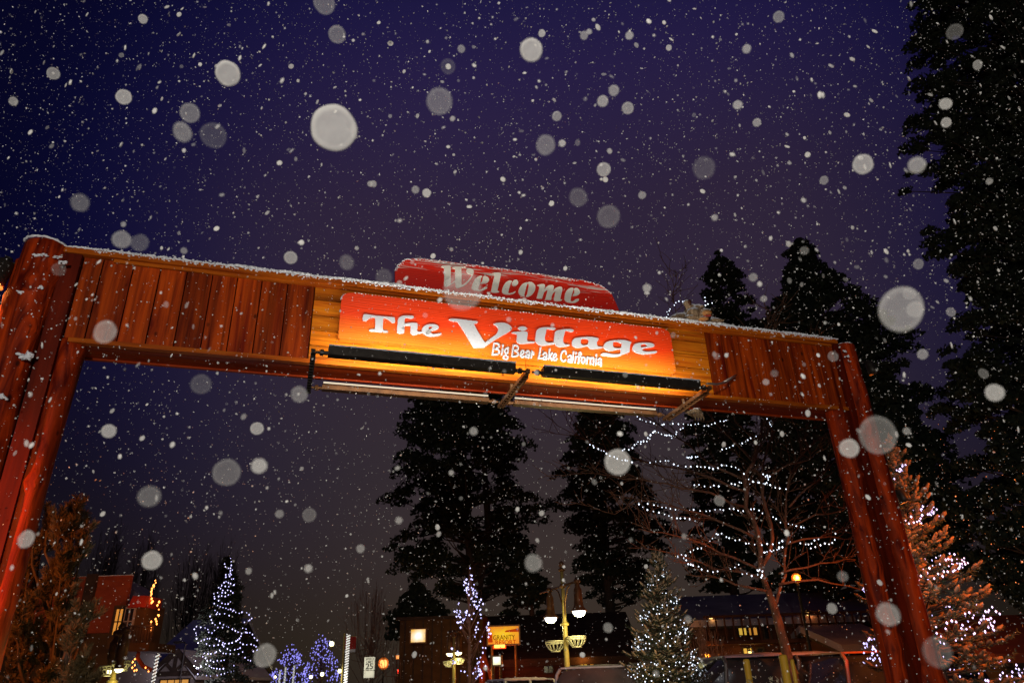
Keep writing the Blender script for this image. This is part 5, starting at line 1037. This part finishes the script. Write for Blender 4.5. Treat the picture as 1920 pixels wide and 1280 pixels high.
lamp('roof_fill', 'POINT', tuple(W(352, 1246, 29)), 260, (.90, .80, 1.0), .3)  # added fill with no lamp of its own, lifts the snowy roofs
# middle brown building
Y3 = 33; bx0, bx1 = W(750, 1170, Y3)[0], W(905, 1170, Y3)[0]
mb_ = empty('brown_building', ((bx0+bx1)/2, Y3, 0), 'plain tall brown building behind the small double-headed street lamp', 'building'); hw = (bx1-bx0)/2; zt = W(830, 1160, Y3)[2]
a = MB(); a.bx(-hw, hw, 0, 9, 0, zt); a.build('wall', M['wallbrown'], mb_); a = MB(); a.bx(-hw-.15, hw+.15, -.15, 9.1, zt+.003, zt+.12); a.build('roof', M['darkwood'], mb_)
a = MB()
for k in range(9): a.bx(-hw+.2+k*hw*.22, -hw+.26+k*hw*.22, -.03, -.002, 0, zt-.02)
a.build('batten', M['darkwood'], mb_)
# red-lit shop right of it
sh = gable_house('shop_building', 'low shop glowing red behind the street lamp, between orange sign and frosted spruce', W(900, 1200, 36)[0], W(1180, 1200, 36)[0], 36, 44, W(1050, 1222, 36)[2], W(1050, 1150, 40)[2], M['walllog'], M['darkwood'], 'x', over=.5)
shx = (W(900, 1200, 36)[0]+W(1180, 1200, 36)[0])/2
for xa, xb, ya, yb, m_ in ((1088, 1100, 1228, 1260, M['winlity']), (1106, 1112, 1230, 1258, M['winlit']), (1020, 1036, 1236, 1258, M['windark'])):
    window(sh, W(xa, 1240, 36)[0]-shx, W(xb, 1240, 36)[0]-shx, -4.0, W(1090, yb, 36)[2], W(1090, ya, 36)[2], m_, mull=0 if xb-xa < 8 else 1)
lamp('shop_glow', 'POINT', tuple(W(960, 1250, 34)), 45, (1, .12, .03), .3); lamp('shop_glow', 'POINT', tuple(W(1094, 1235, 35.2)), 22, (1, .35, .06), .2)
br = empty('entrance_arch', tuple(W(905, 1290, 32)*[1, 1, 0]), 'orange-lit timber arch left of the small white square sign', 'arch'); O3 = W(905, 1290, 32)*[1, 1, 0]
a = MB(); a.tube([W(902, 1300, 32)-O3, W(905, 1250, 32)-O3, W(908, 1225, 32)-O3], [.14, .12, .08], 8); a.tube([W(908, 1226, 32)-O3, W(888, 1262, 32)-O3], .10, 8); a.tube([W(908, 1226, 32)-O3, W(918, 1262, 32)-O3, W(924, 1290, 32)-O3], .07, 8); a.build('timber', M['wallred'], br, True); lamp('arch_glow', 'POINT', tuple(W(900, 1262, 30.6)), 30, (1, .25, .05), .2)
# right log lodge
Y4 = 28; hx0, hx1 = W(1310, 1190, Y4)[0], W(1700, 1190, Y4)[0]; cx4 = (hx0+hx1)/2
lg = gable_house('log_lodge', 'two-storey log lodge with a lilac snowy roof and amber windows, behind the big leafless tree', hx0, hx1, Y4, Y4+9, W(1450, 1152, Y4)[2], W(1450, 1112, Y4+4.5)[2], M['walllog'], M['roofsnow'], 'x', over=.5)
for xa, xb, ya, yb, m_, mu in ((1384,1398,1163,1190,M['winlity'],0),(1403,1418,1163,1190,M['winlit'],1),(1432,1442,1160,1196,M['windark'],0),(1509,1522,1148,1188,M['winlity'],0),(1525,1541,1148,1192,M['winlity'],1),(1395,1410,1215,1238,M['winlity'],1),(1422,1432,1215,1245,M['windark'],0),(1524,1546,1208,1236,M['winlity'],1),(1600,1620,1170,1192,M['windark'],1)):
    window(lg, W(xa, (ya+yb)/2, Y4)[0]-cx4, W(xb, (ya+yb)/2, Y4)[0]-cx4, -4.5, W(xa, yb, Y4)[2], W(xa, ya, Y4)[2], m_, mull=mu)
zb_ = W(1450, 1200, Y4)[2]; a = MB(); a.bx(hx0-cx4, hx1-cx4, -5.6, -4.502, zb_-.12, zb_); a.build('balcony', M['walllog'], lg)
a = MB()
for k in range(26): a.bx(hx0-cx4+.1+k*.30, hx0-cx4+.15+k*.30, -5.58, -5.54, zb_+.003, zb_+.75)
a.bx(hx0-cx4, hx1-cx4, -5.6, -5.52, zb_+.752, zb_+.83); a.build('railing', M['walllog'], lg)
for i, (px, py, pw, c_) in enumerate(((1333, 1159, 1.5, (1, .5, .1)), (1406, 1223, 5, (1, .6, .15)), (1534, 1216, 5, (1, .6, .15)), (1515, 1150, 3, (1, .3, .05)))):
    P = W(px, py, Y4-.3); wl = empty('wall_lamp', tuple(P), ['small wall lamp under the left eaves of the log lodge', 'wall lamp by the lower left windows of the log lodge', 'wall lamp by the lower right windows of the log lodge', 'dim wall lamp by the tall upper window of the log lodge'][i], 'lamp', group='wall lamps on the log lodge')
    a = MB(); a.tube([(0, .28, .12), (0, 0, .16), (0, 0, .09)], .015, 6); a.lathe((0, 0, .05), [(.08, 0), (.03, .06), (.0, .08)], 10); a.build('bracket', M['black'], wl, True); a = MB(); a.ell((0, 0, 0), (.065, .065, .075), 10, 8); a.build('globe', M['sodw'], wl, True); lamp('wall_lamp_light', 'POINT', (0, -.25, -.05), pw, c_, .08, parent=wl)
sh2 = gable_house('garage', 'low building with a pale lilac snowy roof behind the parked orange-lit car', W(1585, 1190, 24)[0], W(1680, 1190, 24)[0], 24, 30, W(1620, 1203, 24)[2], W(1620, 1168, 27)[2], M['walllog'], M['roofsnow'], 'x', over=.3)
house2 = gable_house('red_roof_house', 'low reddish roofed house at the far right edge beyond the spruce', W(1872, 1210, 20)[0], W(2100, 1210, 20)[0], 20, 27, W(1900, 1215, 20)[2], W(1900, 1150, 23)[2], M['wallbrown'], M['wallred'], 'x', over=.4)
lamp('edge_glow', 'POINT', tuple(W(1900, 1165, 17)), 6, (1, .30, .05), .3)

# ================================================================ PARKED CARS
M['tyre'] = mat('tyre', (.02, .02, .02), (.012, .012, .012), .9); M['rim'] = mat('rim', (.4, .4, .42), (.3, .3, .32), .3, metal=.8); M['glass'] = mat('car_glass', (.03, .035, .04), (.02, .02, .025), .08)
M['snowglass'] = mat('snowy_glass', (.20, .18, .18), (.09, .085, .09), .7, (2.2, 2.2, 2.2), .2)
def car(name, label, x, y, rz, body, glass='glass', L_=4.7, Wd=1.85, Hh=1.75, suv=True, snowy=True, group='vehicles parked on the right'):
    o = empty(name, (x, y, 0), label, 'car', rz, group); hw = Wd/2
    if suv: lo = [(-.5, .42), (-.5, .80), (-.47, 1.02), (-.30, 1.10), (.28, 1.12), (.495, 1.06), (.5, .60), (.49, .38)]; gh = [(-.28, 1.095), (-.13, 1.0), (.44, 1.0), (.49, 1.075)]; hb = 1.105
    else: lo = [(-.5, .40), (-.5, .68), (-.46, .84), (-.24, .93), (.30, .95), (.48, .93), (.5, .62), (.49, .36)]; gh = [(-.22, .94), (-.05, 1.), (.24, 1.), (.38, .945)]; hb = .94
    def loft(mb, rows):
        n = len(rows[0]); vs = [p for r in rows for p in r]; fs = [(i*n+k, i*n+k+1, (i+1)*n+k+1, (i+1)*n+k) for i in range(len(rows)-1) for k in range(n-1)]; mb.add(vs, fs)
    a = MB(); rows = []
    for f in (-1, -.93, -.5, 0, .5, .93, 1):
        k = 1-.035*abs(f)**3; dz = -.03*abs(f)**4; rows.append([(u*L_*k, f*hw*(1 if abs(f) < .99 else .985), z+(dz if z > .6 else 0)) for u, z in lo])
    loft(a, rows); n = len(lo)
    for r_, fl in ((rows[0], 0), (rows[-1], 1)): a.add(r_, [tuple(range(n)) if fl else tuple(range(n-1, -1, -1))])
    a.bx(-.49*L_, .48*L_, -hw*.9, hw*.9, .30, .42); b_ = a.build('body', body, o, True)
    a = MB(); g = []
    for f, ins in ((-1, 0), (-.86, 1), (-.45, 1), (.45, 1), (.86, 1), (1, 0)):
        zt_ = Hh-(.0 if abs(f) < .5 else .035); yy = f*hw*(.96 if ins == 0 else .93)
        g.append([(gh[0][0]*L_, yy, hb), (gh[1][0]*L_, yy*.93, zt_ if ins else Hh-.18), (0, yy*.93, (zt_+.015) if ins else Hh-.16), (gh[2][0]*L_, yy*.93, zt_-.01 if ins else Hh-.18), (gh[3][0]*L_, yy, hb)])
    loft(a, g); [a.add(r_, [tuple(range(5))]) for r_ in (g[0], g[-1][::-1])]; a.build('cabin', M[glass], o, True)
    a = MB(); vs = [(u*L_, f*hw*.80, Hh+.006+(.02 if abs(u) < .1 else 0)+dz) for dz in (0, .03) for u in (gh[1][0], (gh[1][0]+gh[2][0])/2, gh[2][0]) for f in (-1, 1)]
    a.add(vs, [(0,2,3,1), (2,4,5,3), (6,7,9,8), (8,9,11,10), (0,1,7,6), (4,10,11,5), (0,6,8,2), (2,8,10,4), (1,3,9,7), (3,5,11,9)]); a.build('roof', body, o)
    for u in (gh[1][0], (gh[1][0]+gh[2][0])/2, gh[2][0]):
        for s in (-1, 1): MB().tube([((u-.02)*L_, s*hw*.955, hb), (u*L_, s*hw*.90, Hh-.10), (u*L_, s*hw*.82, Hh)], .035, 6).build('pillar', body, o)
    for u in (-.31, .31):
        for s in (-1, 1):
            a = MB(); c = (u*L_, s*(hw-.08), .34); th = np.linspace(0, 2*math.pi, 25)[:-1]
            vs = [(c[0]+r_*math.cos(t), c[1]+q, c[2]+r_*math.sin(t)) for r_, q in ((.22, -.11), (.34, -.10), (.34, .10), (.22, .11)) for t in th]; n = 24
            a.add(vs, [(j*n+k, j*n+(k+1) % n, ((j+1) % 4)*n+(k+1) % n, ((j+1) % 4)*n+k) for j in range(4) for k in range(n)]); wh = a.build('wheel', M['tyre'], o)
            a = MB(); vs = [(c[0], c[1]+s*.06, c[2])]+[(c[0]+.22*math.cos(t), c[1]+s*.09, c[2]+.22*math.sin(t)) for t in th]; a.add(vs, [(0, 1+k, 1+(k+1) % n) for k in range(n)]); a.build('rim', M['rim'], wh)
    for s in (-1, 1):
        a = MB(); a.ell((-.495*L_, s*hw*.74, .82 if suv else .70), (.05, .18, .08), 10, 7); a.build('headlight', M['steel'], o, True); a = MB(); a.ell((.49*L_, s*hw*.84, .92 if suv else .78), (.04, .09, .12), 8, 6); a.build('tail_light', M['red'], o, True); a = MB(); a.ell((gh[0][0]*L_+.45, s*(hw+.08), hb+.05), (.08, .11, .07), 10, 7); a.build('side_mirror', body, o, True)
    if snowy:
        a = MB(); K = 14; J = 8; vs = []
        for i in range(K+1):
            for j in range(J+1):
                u = gh[1][0]+(gh[2][0]-gh[1][0])*i/K; f = -1+2*j/J; ed = min(1, 4*min(i/K, 1-i/K, j/J, 1-j/J)); vs.append((u*L_, f*hw*.84, Hh+.028+.05*ed+random.uniform(-.008, .008)))
        a.add(vs, [(i*(J+1)+j, (i+1)*(J+1)+j, (i+1)*(J+1)+j+1, i*(J+1)+j+1) for i in range(K) for j in range(J)]); s_ = a.build('snow', M['roofsnow'], o, True); mq = s_.modifiers.new('t', 'SOLIDIFY'); mq.thickness = .03; mq.offset = -1
    return o
cb1 = mat('silver_car_paint', (.40, .40, .42), (.30, .30, .32), .45, (5, 5, 5), 0, metal=.2); cb2 = mat('dark_car_paint', (.05, .05, .06), (.04, .04, .05), .3, coat=.5); cb3 = mat('red_car_paint', (.42, .10, .045), (.30, .07, .03), .4, coat=.5)
P = W(1128, 1262, 15.5); car('parked_car', 'snow-covered grey car parked left of the frosted spruce', P[0], 16.4, R(82), cb1, glass='snowglass', Hh=1.72, Wd=1.75)
P = W(945, 1276, 21); car('parked_car', 'car with a snowy roof at the bottom edge, right of the small street lamp', P[0], 21, R(20), cb1, Hh=1.55, suv=False)
P = W(1400, 1255, 14.5); car('parked_car', 'dark car with a thin snow cover behind the yellow bollards', P[0]+.1, 15.2, R(8), cb2, Hh=1.80, L_=4.9)
P = W(1610, 1262, 13.5); car('parked_car', 'rust-orange lit car parked behind the right post of the gateway', P[0]+.2, 14.4, R(14), cb3, Hh=1.78, snowy=False)
lamp('car_glow', 'SPOT', tuple(W(1640, 1050, 12.5)), 60, (1, .28, .04), .2, target=tuple(W(1610, 1290, 14.2)), angle=70, blend=1)  # spot without a fixture, aimed at the orange car

# yellow bollards / stakes
M['yellow'] = mat('yellow_paint', (.62, .36, .03), (.45, .25, .02), .5, (6, 6, 6), .05)
for i, (px, py, Y, r_) in enumerate(((1399, 1236, 8.8, .036), (1464, 1228, 8.2, .042), (1478, 1237, 8.6, .022))):
    P = W(px, py, Y); o = empty('marker_post', (P[0]+.02*i, Y, 0), ['left yellow marker post in front of the dark parked car', 'tallest yellow marker post, beside the trunk of the big leafless tree', 'thin yellow stake against the trunk of the big leafless tree'][i], 'post', group='yellow marker posts at the bottom right')
    a = MB(); a.lathe((0, 0, 0), [(r_, 0), (r_, P[2]-.01), (r_*.8, P[2]+.005), (0, P[2]+.01)], 14); a.build('post', M['yellow'], o, True)
lamp('stake_light', 'SPOT', (2.0, 4.6, 1.2), 13, (1, .85, .5), .1, target=tuple(W(1440, 1265, 8.5)), angle=26)
# snowy shrub at the bottom
P = W(1420, 1277, 8.4); o = empty('shrub', (P[0], 8.4, 0), 'small frosted shrub at the foot of the yellow marker posts', 'shrub'); C = []; D = []; a = MB(); rr = random.Random(77)
for i in range(60):
    az = rr.uniform(0, 6.28); q = .42*rr.random()**.5; t = np.array([q*math.cos(az)*1.3, q*math.sin(az), P[2]*(1-.25*q)*rr.uniform(.85, 1.0)]); a.tube([(0, 0, .1), t*.5+np.array([0, 0, .1]), t], [.012, .008, .003], 4); k = 26; p_ = RNG.normal(size=(k, 3))*.05; C.append(t+p_); d_ = RNG.normal(size=(k, 3)); D.append(d_/np.linalg.norm(d_, axis=1)[:, None])
a.build('stem', M['bark2'], o); b = MB(); b.leaves(np.concatenate(C), np.concatenate(D), .05, .014); b.build('foliage', M['frost'], o)

# ================================================================ FALLING SNOW
def flake_mat(name, al, tr=.5):
    m = bpy.data.materials.new(name); m.use_nodes = True; n = m.node_tree.nodes; l = m.node_tree.links; n.remove(n['Principled BSDF']); out = n['Material Output']
    tx = n.new('ShaderNodeTexCoord'); z = n.new('ShaderNodeTexNoise'); z.inputs['Scale'].default_value = 2.2; z.inputs['Detail'].default_value = 5; l.new(tx.outputs['Object'], z.inputs[0])
    q = n.new('ShaderNodeMapRange'); q.inputs[3].default_value = al*.70; q.inputs[4].default_value = min(1, al*1.2); l.new(z.outputs[0], q.inputs[0])
    sx_ = n.new('ShaderNodeSeparateXYZ'); l.new(tx.outputs['Object'], sx_.inputs[0]); cb = n.new('ShaderNodeCombineXYZ'); l.new(sx_.outputs[0], cb.inputs[0]); l.new(sx_.outputs[2], cb.inputs[2]); ln = n.new('ShaderNodeVectorMath'); ln.operation = 'LENGTH'; l.new(cb.outputs[0], ln.inputs[0])
    rm = n.new('ShaderNodeMapRange'); rm.inputs[1].default_value = .70; rm.inputs[2].default_value = .90; rm.inputs[3].default_value = 1.0; rm.inputs[4].default_value = 1.0 if al > .5 else 1.55; l.new(ln.outputs['Value'], rm.inputs[0]); ml = n.new('ShaderNodeMath'); ml.operation = 'MULTIPLY'; ml.use_clamp = True; l.new(q.outputs[0], ml.inputs[0]); l.new(rm.outputs[0], ml.inputs[1])
    d = n.new('ShaderNodeBsdfDiffuse'); d.inputs[0].default_value = (.86, .86, .83, 1); t = n.new('ShaderNodeBsdfTranslucent'); t.inputs[0].default_value = (.86, .86, .83, 1); mx = n.new('ShaderNodeMixShader'); mx.inputs[0].default_value = .25; l.new(d.outputs[0], mx.inputs[1]); l.new(t.outputs[0], mx.inputs[2])
    tp = n.new('ShaderNodeBsdfTransparent'); m2_ = n.new('ShaderNodeMixShader'); l.new(ml.outputs[0], m2_.inputs[0]); l.new(tp.outputs[0], m2_.inputs[1]); l.new(mx.outputs[0], m2_.inputs[2]); l.new(m2_.outputs[0], out.inputs[0]); return m
FM = {k: flake_mat('snowflake_%d' % k, k/100) for k in (4, 7, 11, 16, 24, 36)}
def flake_mesh(k, m, seed):
    g = np.random.default_rng(seed); b = MB(); nu = 40; vs = []; ph = g.uniform(0, 6, 3); am = g.uniform(.0, .018, 3)
    for (q, y) in ((.0, -.16), (.45, -.155), (.8, -.12), (.95, -.06), (1.0, 0), (.95, .06), (.8, .12), (.0, .14)):
        for i in range(nu):
            t = 2*math.pi*i/nu; r_ = q*(1+am[0]*math.sin(2*t+ph[0])+am[1]*math.sin(3*t+ph[1])+am[2]*math.sin(5*t+ph[2])); vs.append((r_*math.cos(t), y, r_*math.sin(t)))
    b.add(vs, [(j*nu+i, j*nu+(i+1) % nu, (j+1)*nu+(i+1) % nu, (j+1)*nu+i) for j in range(7) for i in range(nu)])
    me = bpy.data.meshes.new('snowflake'); me.from_pydata(b.v, [], b.f); me.polygons.foreach_set('use_smooth', [True]*len(me.polygons)); me.materials.append(FM[k]); return me
FLK = [(626,240,88,36),(996,94,45,36),(427,138,48,36),(824,190,52,11),(632,65,34,16),(356,212,38,11),(342,248,40,16),(232,182,30,24),(400,254,50,4),(1023,272,40,11),(1132,318,28,24),(1084,370,38,7),(1141,406,46,7),(1320,315,45,4),(868,545,78,11),(1690,580,90,16),(1716,580,34,11),(1646,815,76,7),(1592,840,38,24),(1158,866,52,24),(1865,736,36,24),(1618,308,40,24),(1719,310,34,24),(425,885,54,7),(486,873,32,24),(482,803,26,24),(561,739,34,11),(197,622,48,11),(204,808,28,24),(280,930,44,7),(285,1050,38,24),(580,965,28,7),(524,963,18,11),(228,449,36,11),(262,455,36,4),(545,483,26,24),(650,492,32,7),(720,520,34,4),(1000,1055,36,11),(497,1228,46,11),(1665,1151,46,11),(1758,1222,60,4),(49,1010,36,16),(676,1028,18,16),(578,1065,18,24),(1177,203,24,24),(1151,170,22,24),(1130,190,23,24),(1044,218,20,24),(1054,269,15,36),(1095,67,17,24),(1016,63,15,36),(1180,67,17,24),(1400,92,18,24),(1383,197,19,24),(1419,230,17,24),(800,362,18,36),(779,356,16,24),(1412,520,18,16),(1508,470,18,7),(1213,540,18,24),(1560,1140,22,16),(1580,1080,22,7),(1349,938,22,11),(377,720,40,4),(888,808,18,16),(150,380,36,7),(100,138,24,16),(268,36,18,24),(1460,32,22,16),(608,6,42,11),(1790,60,30,7),(1833,122,20,16),(1773,195,24,24),(1774,230,20,24),(1855,340,14,16),(1722,495,22,11),(1705,550,26,7),(1783,585,20,11),(1730,664,22,16),(1700,808,16,16),(1844,700,22,7),(110,505,26,4),(845,530,20,7),(700,345,14,24),(865,92,16,16),(840,125,30,4),(1290,1160,16,11),(1432,560,14,16),(1545,338,18,16),(1204,366,16,16),(1340,408,14,24),(1254,90,12,36),(1230,1262,14,16),(846,886,12,24),(748,975,16,16),(466,1070,14,16),(1140,1176,20,11),(1452,700,16,7),(1436,716,14,16),(694,345,12,24),(1562,668,22,7),(1344,668,14,7),(25,190,18,16),(345,470,14,16)]
LM = [('the word Welcome', 960, 540), ('the sign board', 950, 640), ('the bear', 1300, 590), ('the left post', 40, 700), ('the right post', 1640, 900), ('the crossbeam left half', 350, 580), ('the crossbeam right end', 1500, 680), ('the Christmas tree', 425, 1150), ('the twin-trunk pine', 870, 900), ('the bare tree', 1440, 950), ('the tall street lamp', 1055, 1160), ('the top left corner', 0, 0), ('the top right corner', 1920, 0), ('the top edge centre', 960, 0), ('the big dark pine', 1850, 400), ('the left skyline', 250, 1050)]
seen = set()
for i, (px, py, dpx, al) in enumerate(FLK):
    rr = random.Random(900+i); Y = rr.uniform(.85, 1.25) if dpx > 30 else rr.uniform(1.2, 1.9); Pc = W(px, py, Y); dist = np.linalg.norm(Pc-CAM); dep = float((Pc-CAM)@CF); bl = F_PX*(cam.lens/1000/cam.dof.aperture_fstop)*abs(1/dep-1/8.5); size = max(.35*dpx, dpx-bl*.55)/2*dep/F_PX
    o = bpy.data.objects.new('snowflake', flake_mesh(al, None, i)); COL.objects.link(o); o.location = tuple(Pc); v = Vector(tuple(Pc-CAM)); q = v.to_track_quat('Y', 'Z').to_euler(); edge = max(0, abs(px-960)/960-.35)
    o.rotation_euler = (q[0]+rr.uniform(-.25, .25), rr.uniform(-.3, .3), q[2]+rr.uniform(-.3, .3)+(.75*edge*(1 if px > 960 else -1))); o.scale = (size, size, size)
    best = sorted(LM, key=lambda l: (l[1]-px)**2+(l[2]-py)**2); sz = 'huge' if dpx >= 70 else 'large' if dpx >= 40 else 'medium' if dpx >= 24 else 'small'; br_ = {4: 'ghostly', 7: 'faint', 11: 'dim', 16: 'soft grey', 24: 'pale', 36: 'bright'}[al]
    for lm in best:
        dx, dy = px-lm[1], py-lm[2]; rel = ('right of' if dx > 0 else 'left of') if abs(dx) > abs(dy) else ('below' if dy > 0 else 'above'); dd = math.hypot(dx, dy); far = 'just ' if dd < 110 else 'well ' if dd > 260 else ''
        lab = f'{sz} {br_} round snowflake {far}{rel} {lm[0]}'
        if lab not in seen: break
    seen.add(lab); tag(o, lab, 'snowflake', 'out-of-focus snowflakes near the lens')
# the rest of the snowfall: thousands of flakes through the air
def snowfall(n, seed):
    g = np.random.default_rng(seed); base = np.array([(1,0,0),(-1,0,0),(0,.5,0),(0,-.5,0),(0,0,1),(0,0,-1)], float); F = np.array([(0,2,4),(2,1,4),(1,3,4),(3,0,4),(2,0,5),(1,2,5),(3,1,5),(0,3,5)])
    # even fall through a block of air in front of and around the camera
    u = g.random(n); Yd = 1.3+11*u**.62; px = g.uniform(-300, 2220, n); py = g.uniform(-200, 1400, n)
    keep = g.random(n) < np.clip(1.15-.0006*py, .35, 1); Yd, px, py = Yd[keep], px[keep], py[keep]
    d = np.outer((px-960)/F_PX, CR)+np.outer((640-py)/F_PX, CU)+CF; d *= (Yd/d[:, 1])[:, None]; Pc = CAM+d; ok = Pc[:, 2] > .05
    Pc = Pc[ok]; m = len(Pc); s = .0028*np.exp(g.normal(size=m)*.45)*(1+.9*(g.random(m) < .10))*(1+1.3*(g.random(m) < .02)); dist = np.linalg.norm(Pc-CAM, axis=1); s *= np.clip(dist/4.5, .55, 1.6); s = np.minimum(s, .0017*dist)
    q = g.normal(size=(m, 4)); q /= np.linalg.norm(q, axis=1)[:, None]; w_, x, y, z = q.T
    Rm = np.stack([1-2*(y*y+z*z), 2*(x*y-w_*z), 2*(x*z+w_*y), 2*(x*y+w_*z), 1-2*(x*x+z*z), 2*(y*z-w_*x), 2*(x*z-w_*y), 2*(y*z+w_*x), 1-2*(x*x+y*y)], 1).reshape(-1, 3, 3)
    V = np.einsum('nij,kj->nki', Rm, base)*s[:, None, None]+Pc[:, None, :]; Fc = (F[None]+6*np.arange(m)[:, None, None]).reshape(-1, 3)
    me = bpy.data.meshes.new('falling_snow'); me.from_pydata(V.reshape(-1, 3).tolist(), [], Fc.tolist()); return me
M['fsnow'] = flake_mat('falling_flake', .87)
for i, n_ in enumerate((60000,)):
    me = snowfall(n_, 5+i); me.materials.append(M['fsnow']); o = bpy.data.objects.new('falling_snow', me); COL.objects.link(o); tag(o, 'thousands of tiny snowflakes falling through the night air', 'snowfall', kind='stuff')

# middle-sized flakes: flattened discs, a few hundred scattered nearer the lens
m = flake_mat('near_flake', .51); nn = m.node_tree.nodes; ll_ = m.node_tree.links
mr_ = [x for x in nn if x.type == 'MAP_RANGE'][0]; gg = nn.new('ShaderNodeNewGeometry'); pw_ = nn.new('ShaderNodeMath'); pw_.operation = 'POWER'; pw_.inputs[1].default_value = 1.6
ll_.new(gg.outputs['Random Per Island'], pw_.inputs[0]); ll_.new(pw_.outputs[0], mr_.inputs[0]); mr_.inputs[3].default_value = .07; mr_.inputs[4].default_value = .85
b = MB(); rr = random.Random(41)
for i in range(3700):
    px, py = rr.uniform(-60, 1980), rr.uniform(-60, 1300); Y = rr.uniform(1.4, 3.4)
    if rr.random() < max(0, (py-250)/1100): continue
    d = rr.choice((3, 3.5, 4, 4, 4.5, 5, 5, 5, 6, 6, 7, 8, 9, 11, 14)); P = W(px, py, Y); dep = float((P-CAM)@CF); r_ = max(.5, d-3)/2*dep/F_PX
    q = Matrix.Rotation(rr.uniform(-.5, .5), 3, 'X') @ Matrix.Rotation(rr.uniform(-.5, .5)+.6*(px-960)/960, 3, 'Z') @ Matrix.Rotation(rr.uniform(-.5, .5), 3, 'Y')
    b.ell(P, (r_, r_*.3, r_*rr.uniform(.9, 1.25)), 10, 6, .0, np.array(q))
o = b.build('falling_snow', m, None, True); tag(o, 'scattered round snowflakes falling nearer the lens, between the tiny ones', 'snowfall', kind='stuff')
